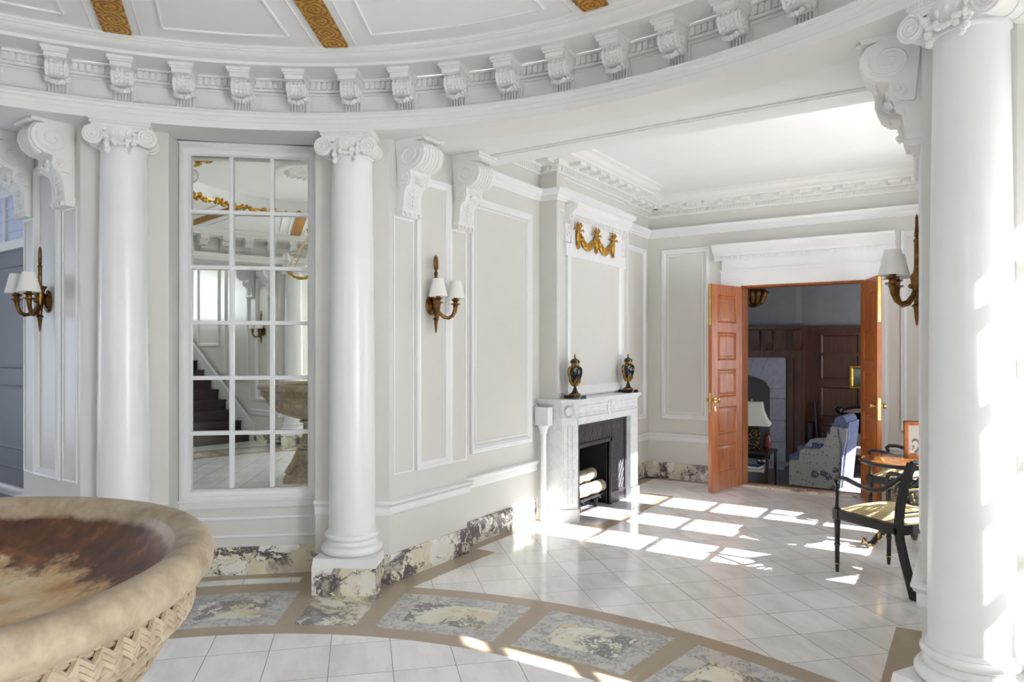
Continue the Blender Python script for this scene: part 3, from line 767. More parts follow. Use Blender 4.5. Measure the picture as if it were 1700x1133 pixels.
# ------------------------------------------------------------------ scroll corbels on the pilasters
def make_corbel():
    t = thing('scroll_corbel', '', 'corbel', group='scroll corbels on the pilasters')
    b = MB()
    for w, d, z0, z1 in ((.104, .246, 2.948, 2.966), (.110, .252, 2.964, 2.986), (.117, .260, 2.984, 3.004)): b.box(-w, w, -d, 0, z0, z1)
    for i in range(7): b.blob((-.084+.028*i, -.255, 2.945), (.016, .02, .012))
    b.build('abacus', 'plaster', t)
    b = MB()
    prof = [(0,2.50),(0,2.95),(-.16,2.95),(-.215,2.93),(-.24,2.89),(-.242,2.85),(-.222,2.80),(-.18,2.768),(-.13,2.757),(-.128,2.735),(-.132,2.705),(-.118,2.672),(-.082,2.650),(-.066,2.62),(-.058,2.50)]
    b.extrude_yz(prof, -.088, .088)
    fp = [(-.16,2.95),(-.215,2.93),(-.24,2.89),(-.242,2.85),(-.222,2.80),(-.18,2.768)]
    for x in (-.066, -.033, 0, .033, .066): b.tube([(x, p[0]-.002, p[1]) for p in fp], .015, 8)
    for sx in (-1, 1):
        b.extrude_yz([(y*1.03, z) for y, z in prof[1:12]]+[(-.03,2.66)], sx*.092-.012, sx*.092+.012)
        sp = spiral_pts(-.13, 2.855, 0, .078, .012, 1.75, PI*.9, 56); b.tube([(sx*.106, p[0]*1.15+.02, p[2]) for p in sp], [.009-.004*i/56 for i in range(57)], 6)
        sp = spiral_pts(-.085, 2.705, 0, .040, .010, 1.3, -PI/2, 30, sgn=-1); b.tube([(sx*.104, p[0], p[2]) for p in sp], .007, 6)
    b.build('scroll', 'plaster', t)
    b = MB()                                                                # acanthus leaf on the shank
    for k in range(5):
        z = 2.52+.030*k; y = -.058-.003*k
        for sx in (-1, 1):
            for q in range(3): b.blob((sx*(.018+.018*q), y-.006+.003*q, z+.010*q), (.012, .009, .017))
        b.blob((0, y-.010, z+.01), (.010, .010, .024))
    b.build('acanthus_leaf', 'plaster', t); b = MB()
    pts = [(-.07+.0117*i, -.128-.014*math.sin(PI*i/12), 2.725-.045*math.sin(PI*i/12)) for i in range(13)]
    garland_blobs(b, pts, .012, .020, 2)
    for sx in (-1, 1): garland_blobs(b, [(sx*.09, -.12+.008*i, 2.76-.012*i) for i in range(4)], .011, .017, 2)
    b.build('garland', 'plaster', t)
    b = MB(); b.box(-.10, .10, -.062, 0, 2.488, 2.515); b.box(-.094, .094, -.056, 0, 2.46, 2.49)
    for i in range(4): b.add([(-.085+.046*i, -.075, 2.487), (-.049+.046*i, -.075, 2.487), (-.067+.046*i, -.075, 2.462), (-.085+.046*i, -.05, 2.487), (-.049+.046*i, -.05, 2.487), (-.067+.046*i, -.05, 2.462)], [(0,1,2), (3,5,4), (0,3,4,1), (1,4,5,2), (2,5,3,0)])
    b.build('foot', 'plaster', t)
    return t
corb0 = make_corbel()
cl = [((-1.54, 3.295, 0), rad(90), 'white scroll corbel at the top of the pilaster just right of the middle column'),
      ((-1.54, 3.915, 0), rad(90), 'white scroll corbel at the top of the pilaster, beside the long wall panel'),
      ((*wp(.165), 0), rad(-90-WDIR), 'white scroll corbel next to the left column, the right of the pair there'),
      ((*wp(.775), 0), rad(-90-WDIR), 'white scroll corbel at the left edge of the picture'),
      ((1.54, 3.295, 0), rad(-90), 'white scroll corbel seen in profile behind the capital of the large right column'),
      ((1.54, 3.915, 0), rad(-90), 'white scroll corbel hidden just behind the profile corbel at right'),
      ((1.54, -3.295, 0), rad(-90), 'white scroll corbel seen in the mirror, nearer the column'), ((1.54, -3.915, 0), rad(-90), 'white scroll corbel seen in the mirror, nearer the stair')]
for i, (loc, rz, lab) in enumerate(cl):
    if i == 0: corb0.location = loc; corb0.rotation_euler = (0, 0, rz); corb0['label'] = lab
    else: dup(corb0, loc, rz, lab)

# ------------------------------------------------------------------ wall sconces
def make_sconce():
    t = thing('wall_sconce', '', 'wall lamp', group='bronze sconces with white shades')
    b = MB(); b.M = Matrix.Rotation(PI/2, 4, 'X'); b.lathe([(0, .0), (.052, .0), (.056, .008), (.046, .016), (.040, .014), (.030, .024), (.012, .03), (0, .032)], 28); b.M = ID
    for v in range(len(b.v)): b.v[v] = Vector((b.v[v].x, b.v[v].y, b.v[v].z*1.35))
    b.tube([(0, -.02, 0), (0, -.05, 0)], .012, 10); b.sphere((0, -.078, 0.0), .013, 12, 8)
    b.build('backplate', 'bronze', t)
    b = MB(); b.lathe([(0,-.205),(.006,-.19),(.015,-.11),(.024,-.10),(.012,-.09),(.016,-.05),(.028,.03),(.030,.05),(.016,.07),(.012,.10),(.012,.22),(.016,.225),(.010,.24)], 14, (0,-.052,0))
    for k in range(9):                                                       # feathered tip
        z = .250+.0105*k; w = .030*(1-((k-3.2)/8)**2)
        for sx in (-1, 1): b.tube([(0, -.052, z), (sx*w, -.052, z+.012)], [.006, .003], 6)
    b.blob((0, -.052, .300), (.021, .009, .052)); b.blob((0, -.052, .330), (.013, .008, .034))
    b.lathe([(0,.235),(.012,.25),(.010,.28),(.006,.33),(0,.362)], 10, (0,-.052,0))
    b.build('arrow', 'bronze', t)
    for sx in (-1, 1):
        ux, uy = sx*.707, -.707
        def q(l, z): return (ux*l, -.052+uy*l, z)
        b = MB(); b.tube([q(-.02, .085), q(-.015, .05), q(.0, .0), q(.02, -.05), q(.055, -.085), q(.09, -.092), q(.118, -.075), q(.136, -.04), q(.14, .0)], [.014,.010,.011,.013,.013,.013,.013,.014,.017], 10)
        b.tube([q(-.022, .08), q(-.026, .10)], [.012, .020], 10)
        a = b.build('arm', 'bronze', t)
        c = q(.14, 0); b = MB(); b.lathe([(.016,-.012),(.020,.0),(.036,.008),(.036,.012),(.018,.016),(.016,.028),(.030,.036),(.032,.041),(.016,.045),(.013,.062),(.013,.082),(0,.084)], 20, c); b.build('candle_cup', 'bronze', a)
        b = MB(); b.lathe([(.036,.172),(.0645,.052),(.066,.050),(.066,.055),(.038,.176),(.036,.176)], 32, c); b.build('lamp_shade', 'shade', a)
    return t
sc0 = make_sconce()
sl = [((-1.54, 3.56, 1.878), rad(90), 'bronze two-arm sconce with white shades on the pilaster right of the middle column'),
      ((*wp(.46), 1.878), rad(-90-WDIR), 'bronze two-arm sconce with white shades on the pilaster at the left edge'),
      ((1.54, 3.70, 1.878), rad(-90), 'bronze sconce with white shade jutting out from behind the large right column'),
      ((1.54, -3.56, 1.878), rad(-90), 'bronze two-arm sconce seen in the mirror beside the stair')]
for i, (loc, rz, lab) in enumerate(sl):
    if i == 0: sc0.location = loc; sc0.rotation_euler = (0, 0, rz); sc0['label'] = lab
    else: dup(sc0, loc, rz, lab)

# ------------------------------------------------------------------ paned mirror and the matching windows
def glazed(b_frame, b_munt, x0, x1, z0, z1, nx, nz, mw=.026, depth=.032):
    for i in range(1, nx):
        x = x0+(x1-x0)*i/nx; b_munt.box(x-mw/2, x+mw/2, -depth, 0, z0, z1); b_munt.box(x-mw*.22, x+mw*.22, -depth-.008, -depth, z0, z1)
    for i in range(1, nz):
        z = z0+(z1-z0)*i/nz; b_munt.box(x0, x1, -depth+.002, 0, z-mw/2, z+mw/2); b_munt.box(x0, x1, -depth-.006, -depth, z-mw*.22, z+mw*.22)
def french(m):
    m.box(-.05, .10, -.045, 0, .606, 2.884)  # centre stile made wide to block sun beside the floor strip
    for x in (-.245, .245): m.box(x-.013, x+.013, -.032, 0, .606, 2.884)
    for i in range(1, 6):
        z = .606+2.278*i/6; m.box(-.392, .412, -.045, 0, z-.024, z+.024)
CAS = [(0,0),(0,.050),(.012,.058),(.030,.058),(.036,.050),(.060,.046),(.066,.036),(.072,.030),(.072,0)]
def bay_frame(kind, Mx=ID):
    MX = Mx @ at(*bayp(0, BD), rad(BAY))
    if kind == 'mirror':
        t = thing('paned_mirror', 'tall white framed mirror of eighteen panes between two columns', 'mirror')
    else:
        t = bpy.data.objects.new('window_1', None); COL.objects.link(t); struct(t)
    b = MB(MX); b.frame(-.458, .458, .528, 2.958, CAS); b.build('frame' if kind == 'mirror' else 'window_frame', 'white', t)
    b = MB(MX); m = MB(MX); glazed(b, m, -.392, .412, .606, 2.884, 3, 6) if kind == 'mirror' else french(m); m.build('muntins', 'white', t)
    b = MB(MX); yy = -.004 if kind == 'mirror' else .004
    if kind == 'mirror':
        b.add([(-.40, yy, .60), (.42, yy, .60), (.42, yy, 2.89), (-.40, yy, 2.89)], [(0,1,2,3)])
        b.build('mirror_glass', 'mirror', t)
    else:
        b.add([(-.40, yy, .60), (.42, yy, .60), (.42, yy, 2.89), (-.40, yy, 2.89)], [(0,1,2,3)]); b.build('glass', 'glass', t)
    s = MB(MX); s.extrude_yz([(0,.452),(-.012,.454),(-.02,.466),(-.028,.470),(-.036,.508),(-.060,.514),(-.068,.528),(-.068,.534),(0,.534)], -.462, .462)
    s.frame(-.445, .435, .255, .400, [(0,0),(0,.006),(.008,.012),(.016,.010),(.020,.002),(.020,0)])
    struct(s.build('trim_sill', 'white'))
    s = MB(MX)
    s.box(-.462, .462, -.06, 0, 2.958, 2.975); struct(s.build('trim_head', 'white'))
bay_frame('mirror'); bay_frame('window', RX); bay_frame('window', RX @ RY)

# alcove windows in the right wall
for wi, (y0, y1) in enumerate(WINS):
    t = bpy.data.objects.new('window_%d' % (wi+3), None); COL.objects.link(t); struct(t)
    MX = at(XR+.07, 0, rad(-90))                    # local x runs -y
    b = MB(MX); b.frame(-y1-.0, -y0+.0, WZ0, WZ1, [(0,-.02),(0,.03),(.03,.03),(.03,-.02)]); b.build('window_frame', 'white', t)
    b = MB(MX); m = MB(MX); glazed(b, m, -y1+.03, -y0-.03, WZ0+.03, WZ1-.03, 1, 6, .034, .03); m.box(-(y0+y1)/2-.011, -(y0+y1)/2+.011, -.02, 0, WZ0, WZ1); m.build('muntins', 'white', t)
    b = MB(MX); b.add([(-y1, .004, WZ0), (-y0, .004, WZ0), (-y0, .004, WZ1), (-y1, .004, WZ1)], [(0,1,2,3)]); b.build('glass', 'glass', t)

# ------------------------------------------------------------------ double door
b = MB()
dz0 = [(DX0-.225, DH+.04), (DX0-.225, 0)]
for x0, x1 in ((DX0-.225, DX0), (DX1, DX1+.225)):
    b.box(x0, x1, YB-.030, YB, 0, DH+.02); b.box(x0+.02, x1-.02, YB-.040, YB, 0, DH)
b.box(DX0-.225, DX1+.225, YB-.036, YB, DH, DH+.17); b.box(DX0-.235, DX1+.235, YB-.050, YB, DH+.165, DH+.19)
b.box(DX0-.215, DX1+.215, YB-.034, YB, DH+.19, DH+.31)
b.extrude_yz([(YB,DH+.30),(YB-.05,DH+.302),(YB-.055,DH+.345),(YB-.075,DH+.35),(YB-.085,DH+.375),(YB-.125,DH+.40),(YB-.15,DH+.435),(YB-.165,DH+.45),(YB-.165,DH+.475),(YB,DH+.48)], DX0-.30, DX1+.30)
for i in range(46): x = DX0-.22+i*(DX1-DX0+.44)/46; b.box(x, x+.018, YB-.068, YB-.05, DH+.315, DH+.345)
struct(b.build('trim_doorcase', 'white'))
b = MB(); b.box(DX0, DX0+.02, YB-.01, YB+.21, 0, DH); b.box(DX1-.02, DX1, YB-.01, YB+.21, 0, DH); b.box(DX0, DX1, YB-.01, YB+.21, DH-.02, DH); b.box(DX0, DX1, YB+.12, YB+.21, -.02, .012)
struct(b.build('trim_jamb', 'oak'))
b = MB(); b.box(DX0-.02, DX1+.02, YB-.03, YB+.13, -.02, .012); b.tube([(DX0-.02, YB-.03, .006), (DX1+.02, YB-.03, .006)], .014, 10); struct(b.build('trim_threshold', 'breccia_b'))
def door_leaf(name, hinge, rz, sx):
    """local: hinge at x=0, leaf runs to sx*W, thickness y -.02..+.02"""
    W, H = .635, DH-.035
    t = bpy.data.objects.new(name, None); COL.objects.link(t); struct(t); t.location = (*hinge, .016); t.rotation_euler = (0, 0, rz)
    b = MB(Matrix.Scale(sx, 4, (1,0,0)))
    st, rl = .12, .10
    b.box(0, st, -.021, .021, 0, H); b.box(W-st, W, -.021, .021, 0, H)
    nz = 5; bot = .20; ph = (H-bot-.11-rl*(nz-1))/nz; z = 0
    b.box(st, W-st, -.021, .021, 0, bot); z = bot
    for i in range(nz):
        b.box(st, W-st, -.010, .010, z, z+ph)
        for sy in (-1, 1):
            b.M = Matrix.Scale(sx, 4, (1,0,0)) @ (ID if sy < 0 else RY)
            b.frame(st, W-st, z, z+ph, [(0,.021),(.006,.024),(.016,.012),(.020,.010)])
            b.frame(st+.030, W-st-.030, z+.030, z+ph-.030, [(0,.010),(.024,.018),(.026,.018)]); b.box(st+.055, W-st-.055, -.018, -.008, z+.055, z+ph-.055)
        b.M = Matrix.Scale(sx, 4, (1,0,0))
        z += ph; b.box(st, W-st, -.021, .021, z, z+(rl if i < nz-1 else H-z)); z += rl
    b.build('panel', 'oak', t)
    k = MB(Matrix.Scale(sx, 4, (1,0,0)))
    for sy in (-1, 1):
        c = (W-.065, sy*.0, 1.0)
        k.tube([(c[0], sy*.02, 1.0), (c[0], sy*.05, 1.0), (c[0], sy*.054, 1.0), (c[0], sy*.072, 1.0), (c[0], sy*.076, 1.0)], [.010, .009, .026, .024, .010], 16)
        k.tube([(c[0], sy*.021, 1.0), (c[0], sy*.025, 1.0)], .024, 16)
    k.build('door_knob', 'brass', t)
    e = MB(Matrix.Scale(sx, 4, (1,0,0)))
    for sy in (-1, 1):
        e.box(W-.077, W-.053, sy*.021-.003, sy*.021+.003, .88, .93)
    e.box(W-.001, W+.003, -.012, .012, .87, 1.08); e.box(W-.001, W+.003, -.012, .012, H-.45, H); e.build('lock_plate', 'brass', t)
    return t
def ang(dx, dy): return math.atan2(dy, dx)
door_leaf('door_1', (DX0+.005, YB-.055), ang(-.159, -.62), 1)
door_leaf('door_2', (DX1-.005, YB-.055), ang(.215, -.60), 1)

# ------------------------------------------------------------------ fireplace
t = thing('mantelpiece', 'white marble fireplace surround with fluted corners and a carved roundel', 'fireplace', (0,0,0))
b = MB()                                                   # shelf with chamfered corners
shelf = [(XL+.002,5.205),(-1.385,5.205),(-1.262,5.33),(-1.262,6.77),(-1.385,6.895),(XL+.002,6.895)]
core = lambda o: [(XL+.002,5.247-o),(-1.397+o*.4,5.247-o),(-1.297+o,5.348-o*.4),(-1.297+o,6.742+o*.4),(-1.397+o*.4,6.843+o),(XL+.002,6.843+o)]
b.prism(core(.020), 1.068, 1.082); b.prism(shelf, 1.080, 1.112); b.prism(core(.012), 1.055, 1.070); b.build('shelf', 'mantel', t)
b = MB()
b.hexa([(XL+.002,5.247,0),(-1.397,5.247,0),(-1.297,5.348,0),(-1.47,5.46,0)], [(XL+.002,5.247,.93),(-1.397,5.247,.93),(-1.297,5.348,.93),(-1.47,5.46,.93)])
b.prism([(-1.297,5.348),(-1.297,5.372),(-1.47,5.372),(-1.47,5.348)], 0, .93)
b.prism([(XL+.002,5.235),(-1.390,5.235),(-1.285,5.340),(-1.285,5.38),(-1.47,5.38)], 0, .11)
MJ = at(-1.397, 5.247, math.atan2(.101, .100)); b.M = MJ      # chamfer face: x along, outward is -y
for i in range(3): b.box(.014+.042*i, .044+.042*i, -.006, .004, .16, .88)
for i in range(3):
    for q in range(4): b.blob((.029+.042*i, -.008, .40+.022*q), (.010, .008, .012))
b.M = ID
b.build('corner_jamb', 'mantel', t)
b = MB(); b.box(-1.52, -1.297, 6.56, 6.742, 0, .93); b.prism([(-1.297,6.742),(-1.397,6.843),(XL+.002,6.843),(XL+.002,6.60)], 0, .93); b.box(-1.52, -1.285, 6.55, 6.755, 0, .11)
b.build('jamb', 'mantel', t)
b = MB(); b.prism(core(0), .935, 1.06); b.prism(core(.010), .925, .940); b.box(-1.47, -1.297, 5.36, 6.57, .875, .935)
b.M = at(-1.297, 0, rad(90)); b.frame(5.38, 6.70, .955, 1.045, [(0,0),(0,.006),(.012,.006),(.016,.0)])
b.M = ID; b.build('frieze', 'mantel', t)
b = MB(at(-1.297, 6.045, rad(90)) @ Matrix.Translation((0,0,1.0)) @ Matrix.Rotation(PI/2, 4, 'X'))
b.lathe([(.076,0),(.076,.020),(.066,.026),(.058,.012),(.03,.012),(.0,.014)], 32)
for i in range(10): a = 2*PI*i/10; b.blob((.036*math.cos(a), .036*math.sin(a), .014), (.014, .014, .016))
for i in range(5): a = 2*PI*i/5; b.blob((.015*math.cos(a), .015*math.sin(a), .018), (.011, .011, .016))
b.build('roundel', 'mantel', t)
b = MB(MJ @ Matrix.Translation((.071, 0, 1.0)) @ Matrix.Rotation(PI/2, 4, 'X'))
for i in range(12):
    a = 2*PI*i/12; b.tube([(0,0,.006), (.045*math.cos(a), .045*math.sin(a), .012)], [.006, .012], 6)
b.blob((0,0,.01), (.014,.014,.012)); b.build('rosette', 'mantel', t)
# iron insert
t2 = thing('fire_insert', 'black cast iron fireplace insert with diamond lattice pattern', 'fireplace insert')
def lattice(b, y0, y1, z0, z1, x, step, r, flip=1):
    L = z1-z0
    for sg in (1, -1):
        n = int((y1-y0+L)/step)+2
        for i in range(-n, n+1):
            c = y0+i*step
            pts = []
            # line y = c + sg*(z-z0)*0.62
            for z in (z0, z1):
                pts.append((c+sg*(z-z0)*.62, z))
            (ya, za), (yb_, zb) = pts
            def clip(ya, za, yb_, zb):
                t0, t1 = 0.0, 1.0; dy = yb_-ya
                for lo, s_ in ((y0, 1), (y1, -1)):
                    pq = -s_*dy; qq = s_*(ya-lo)
                    if abs(pq) < 1e-9:
                        if qq < 0: return None
                    else:
                        tt = qq/pq
                        if pq < 0: t0 = max(t0, tt)
                        else: t1 = min(t1, tt)
                if t0 >= t1: return None
                return (ya+dy*t0, za+(zb-za)*t0, ya+dy*t1, za+(zb-za)*t1)
            q = clip(ya, za, yb_, zb)
            if q: b.tube([(x, q[0], q[1]), (x, q[2], q[3])], r, 5)
XI = -1.365
b = MB(); H0, H1, HZ = 5.50, 6.165, .655
b.box(XI-.03, XI, H1, 6.565, 0, .875); b.box(XI-.03, XI, 5.372, H1, HZ, .875); b.box(XI-.03, XI, 5.372, H0, 0, HZ)
lattice(b, H1+.05, 6.52, .13, .85, XI, .062, .006); lattice(b, 5.39, H1+.05, HZ+.03, .85, XI, .062, .006)
b.box(XI, XI+.012, H1+.02, 6.545, 0, .12)
b.build('lattice_panel', 'iron', t2)
b = MB(); b.box(XI-.02, XI+.02, 6.525, 6.562, 0, .875); b.box(XI-.02, XI+.02, 5.372, 6.562, .845, .876); b.box(XI-.02, XI+.022, H1, H1+.035, 0, HZ+.02); b.box(XI-.02, XI+.022, H0-.03, H1+.035, HZ-.012, HZ+.022); b.box(XI-.02, XI+.015, H0-.03, H0, 0, HZ)
b.build('border', 'iron', t2)
b = MB(); XB = -1.78
b.box(XB-.02, XB, H0-.1, H1+.1, 0, .8); b.box(XB, XI-.03, H1+.03, H1+.06, 0, .8); b.box(XB, XI-.03, H0-.08, H0-.05, 0, .8); b.box(XB, XI-.03, H0-.1, H1+.1, .72, .75)
lattice(b, H0-.04, H1+.02, .02, .7, XB+.004, .085, .005)
b.build('firebox', 'soot', t2)
t3 = thing('fire_grate', 'black iron log grate standing in the hearth opening', 'grate', (-1.52, 5.80, 0))
b = MB()
for x in (-.13, -.05, .03, .11): b.tube([(x, -.24, .12), (x, .24, .12), (x, .30, .125)], .009, 8)
for y in (-.18, .18): b.box(-.15, .15, y-.012, y+.012, .095, .112)
b.box(.105, .135, -.26, .31, .112, .128)
b.build('grate_bars', 'soot', t3)
for x in (-.12, .10):
    for y in (-.18, .18):
        b = MB(); b.hexa([(x-.010,y-.010,.0018),(x+.010,y-.010,.0018),(x+.010,y+.010,.0018),(x-.010,y+.010,.0018)], [(x-.018,y-.016,.098),(x+.018,y-.016,.098),(x+.018,y+.016,.098),(x-.018,y+.016,.098)]); b.build('leg', 'soot', t3)
def log(name, label, p0, p1, r):
    tt = thing(name, label, 'log', p0, 0, 'birch logs in the grate'); d = Vector(p1)-Vector(p0)
    b = MB(); n = 9; pts = [tuple(d*(i/n)+Vector((0, 0, .004*math.sin(i*1.7)))) for i in range(n+1)]
    b.tube(pts, [r*(1+.05*math.sin(i*2.1)) for i in range(n+1)], 18, cap=False); b.build('bark', 'birch', tt)
    b = MB()
    for i in (0, n): 
        dd = d.normalized()*(.002 if i else -.002); b.tube([Vector(pts[i])-dd, Vector(pts[i])+dd], r*.93, 18)
    b.build('cut_end', 'tan', tt)
log('birch_log', 'upper birch log of the stack in the fireplace', (-1.53, 5.56, .302), (-1.51, 6.07, .314), .062)
log('birch_log', 'lower front birch log resting on the grate', (-1.45, 5.55, .194), (-1.43, 6.12, .196), .060)
log('birch_log', 'lower back birch log mostly hidden by the front one', (-1.60, 5.55, .192), (-1.58, 6.10, .195), .058)
# white box on a pipe beside the fireplace
t4 = thing('pipe_box', 'small white square box on a slim white pipe against the mantel side', 'box', (-1.556, 5.185, 0))
b = MB(); b.box(-.068, .068, -.035, .052, .875, 1.04); b.build('cover', 'white', t4)
b = MB(); b.lathe([(.026,0.0),(.026,.79),(.030,.80),(.034,.83),(.055,.872),(.055,.876)], 20, (0, .005, 0)); b.build('pipe', 'white', t4)
# overmantel
t5 = thing('overmantel', 'white panelled overmantel with a dentilled cornice above the fireplace', 'overmantel')
XO = XCH
b = MB(at(XO, 0, rad(90)))
b.frame(5.44, 6.70, 1.13, 2.56, [(0,0),(0,.030),(.012,.038),(.04,.030),(.06,.034),(.072,.020),(.085,.012),(.085,0)])
b.frame(5.305, 5.415, 1.16, 2.86, THIN); b.frame(6.725, 6.87, 1.16, 2.86, THIN)
b.box(5.40, 6.74, -.036, 0, 2.44, 2.56); b.box(5.50, 6.64, -.034, 0, 2.52, 2.80)
for sx, x in ((-1, 5.45), (1, 6.69)):
    sp = spiral_pts(x, 2.66, -.03, .045, .008, 1.4, PI/2, 30, sgn=sx); b.tube(sp, .010, 6); b.box(x-.045, x+.045, -.025, 0, 2.57, 2.74)
b.build('frame', 'white', t5)
b = MB(at(XO, 0, rad(90)))
b.extrude_yz([(0,2.78),(-.05,2.782),(-.055,2.825),(-.075,2.83),(-.085,2.85),(-.12,2.875),(-.135,2.90),(-.135,2.922),(0,2.925)], 5.44, 6.70)
for i in range(34): x = 5.46+i*.036; b.box(x, x+.020, -.072, -.05, 2.79, 2.825)
b.build('cornice', 'white', t5)
b = MB(at(XO, 0, rad(90))); b.frame(5.40, 6.78, 3.065, 3.165, THIN); struct(b.build('trim_panel', 'white'))
b = MB(at(XO-.0, 0, rad(90)) @ Matrix.Translation((0, -.046, 0)))
ZT = 2.74
for k, y in enumerate((5.60, 5.985, 6.37)):
    for q in range(9):
        z = ZT-.05-.02*q; w = .012+.022*math.sin(PI*min(1, (q+1.5)/9)); b.blob((y, -.010, z), (w, .020, .018))
    for sx in (-1, 1):
        b.tube([(y, -.01, ZT-.01), (y+sx*.03, -.02, ZT+.025), (y+sx*.055, -.02, ZT+.005), (y+sx*.03, -.015, ZT-.015), (y, -.01, ZT-.01)], .009, 6)
        b.tube([(y+sx*.01, -.01, ZT-.015), (y+sx*.05, -.015, ZT-.045), (y+sx*.085, -.015, ZT-.03), (y+sx*.10, -.015, ZT-.05)], .008, 6)
    b.blob((y, -.018, ZT-.005), .016)
for y0 in (5.60, 5.985):
    for i in range(15):
        u = i/14; z = ZT-.055-.13*math.sin(PI*u); r = .016+.026*math.sin(PI*u)
        b.blob((y0+.385*u, -.012, z), (r*.8, .024, r)); b.blob((y0+.385*u+random.uniform(-.01, .01), -.028, z+random.uniform(-.01, .012)), r*.45)
tag(b.build('gilded_swag', 'gold'), 'gilded double swag with ribbon bows on the overmantel', 'carved ornament')
# urns
def make_urn():
    t = thing('mantel_urn', '', 'urn', group='black marble urns on the mantel')
    b = MB(); b.box(-.072, .072, -.072, .072, 0, .032); b.build('plinth', 'black_marble', t)
    b = MB(); b.lathe([(.05,.032),(.052,.040),(.046,.048),(.032,.056),(.022,.075),(.014,.10),(.013,.115),(.020,.122)], 28); b.build('foot', 'black_marble', t)
    b = MB(); b.lathe([(.016,.118),(.022,.128),(.040,.155),(.058,.19),(.068,.23),(.069,.262),(.060,.290),(.040,.300)], 32); b.build('body', 'black_marble', t)
    b = MB(); b.lathe([(.040,.298),(.043,.302),(.036,.306),(.035,.322),(.042,.326),(.044,.330)], 28); b.build('gilt_collar', 'ormolu', t)
    b = MB(); b.lathe([(.050,.030),(.055,.036),(.050,.046),(.040,.050)], 28); b.build('gilt_foot_ring', 'ormolu', t)
    b = MB(); b.lathe([(.018,.116),(.024,.120),(.024,.126),(.018,.130)], 20)
    for i in range(8):
        a = 2*PI*i/8; b.tube([(.020*math.cos(a), .020*math.sin(a), .122), (.045*math.cos(a), .045*math.sin(a), .155), (.056*math.cos(a), .056*math.sin(a), .178)], [.012, .010, .002], 6)
    b.build('gilt_leaf_cup', 'ormolu', t)
    for sx in (-1, 1):
        b = MB(); x = sx*.066
        b.tube([(sx*.046,0,.300),(sx*.064,-.004,.285),(sx*.074,-.004,.262),(sx*.078,-.004,.245),(sx*.070,-.004,.215),(sx*.064,-.004,.19),(sx*.054,-.004,.17)], [.005,.007,.008,.009,.007,.006,.003], 8)
        b.blob((sx*.066, -.004, .285), .010); b.tube([(x,0,.27),(sx*.088,0,.255),(sx*.084,0,.235)], .005, 6)
        b.build('gilt_handle', 'ormolu', t)
    b = MB(); b.lathe([(.046,.330),(.047,.336),(.040,.352),(.026,.364),(.012,.370),(.006,.374)], 28); l = b.build('lid', 'black_marble', t)
    b = MB(); b.lathe([(.005,.372),(.006,.378),(.012,.388),(.011,.396),(.003,.410),(0,.413)], 14); b.build('finial', 'ormolu', l)
    return t
u0 = make_urn(); u0.location = (-1.345, 5.40, 1.112); u0.rotation_euler = (0, 0, rad(70)); u0['label'] = 'black marble urn with gilt mounts on the left end of the mantel'
dup(u0, (-1.345, 6.60, 1.112), rad(70), 'black marble urn with gilt mounts on the far right end of the mantel')

# ------------------------------------------------------------------ stone basin
t = thing('stone_basin', 'large weathered stone fountain basin with braided rim and rust stained bowl', 'basin')
b = MB(); N = 96
b.lathe([(.565,1.150),(.578,1.160),(.598,1.166),(.620,1.163),(.636,1.150),(.642,1.132),(.640,1.114),(.630,1.100),(.612,1.092),(.604,1.090)], N); b.build('rim', 'basin', t)
b = MB(); b.lathe([(0,.985),(.10,.988),(.22,.998),(.34,1.020),(.44,1.052),(.52,1.095),(.560,1.138),(.566,1.151)], N); b.build('bowl_inside', 'basin_in', t)
b = MB(); b.lathe([(.604,1.091),(.594,1.080),(.588,1.060),(.580,1.035),(.566,1.010),(.556,.995),(.53,.94),(.48,.88),(.40,.82),(.30,.775),(.20,.745),(.15,.735),(.13,.72)], N)
b.build('bowl', 'basin', t)
b = MB(); NB = 44
for strand in range(4):
    pts = []
    for i in range(NB*10):
        a = 2*PI*i/(NB*10); ph = NB*a/2*1.0+strand*PI/2
        z = 1.048+.027*math.sin(ph); r = .590+.010*math.cos(2*ph)-(1.048-z)*.28
        pts.append((r*math.sin(a), r*math.cos(a), z))
    for off in (-.011, 0, .011): b.tube([(p[0], p[1], p[2]+off) for p in pts], .0062, 5, closed=True)
b.lathe([(.574,1.012),(.581,1.008),(.578,1.000),(.566,.998)], N)
b.build('braided_band', 'basin', t)
b = MB()
def bowl_r(z):
    P = [(1.010,.566),(.995,.556),(.94,.53),(.88,.48),(.82,.40),(.775,.30)]
    for (z0, r0), (z1, r1) in zip(P, P[1:]):
        if z1 <= z <= z0: return r0+(r1-r0)*(z0-z)/(z0-z1)
    return P[-1][1] if z < .775 else P[0][1]
NG = 20
for i in range(NG):
    a0 = 2*PI*i/NG
    for sc_, rad_ in ((1.0, .008), (.70, .006)):
        pts = []
        for q in range(28):
            u = 2*PI*q/28; z = .905+.080*sc_*math.sin(u); w = .074*sc_*(1+.25*math.sin(u)); r = bowl_r(z)+.002
            a = a0+w*math.cos(u)/r; pts.append((r*math.sin(a), r*math.cos(a), z))
        b.tube(pts, rad_, 6, closed=True)
    a1 = a0+PI/NG; b.tube([((bowl_r(z)+.001)*math.sin(a1), (bowl_r(z)+.001)*math.cos(a1), z) for z in (.985, .95, .91, .87, .83, .80)], [.012, .010, .008, .007, .006, .004], 6)
b.build('gadroon_carving', 'basin', t)
b = MB(); b.lathe([(.13,.725),(.165,.715),(.165,.695),(.115,.68),(.105,.62),(.112,.55),(.135,.46),(.16,.42),(.19,.41),(.19,.385),(.16,.375)], 40)
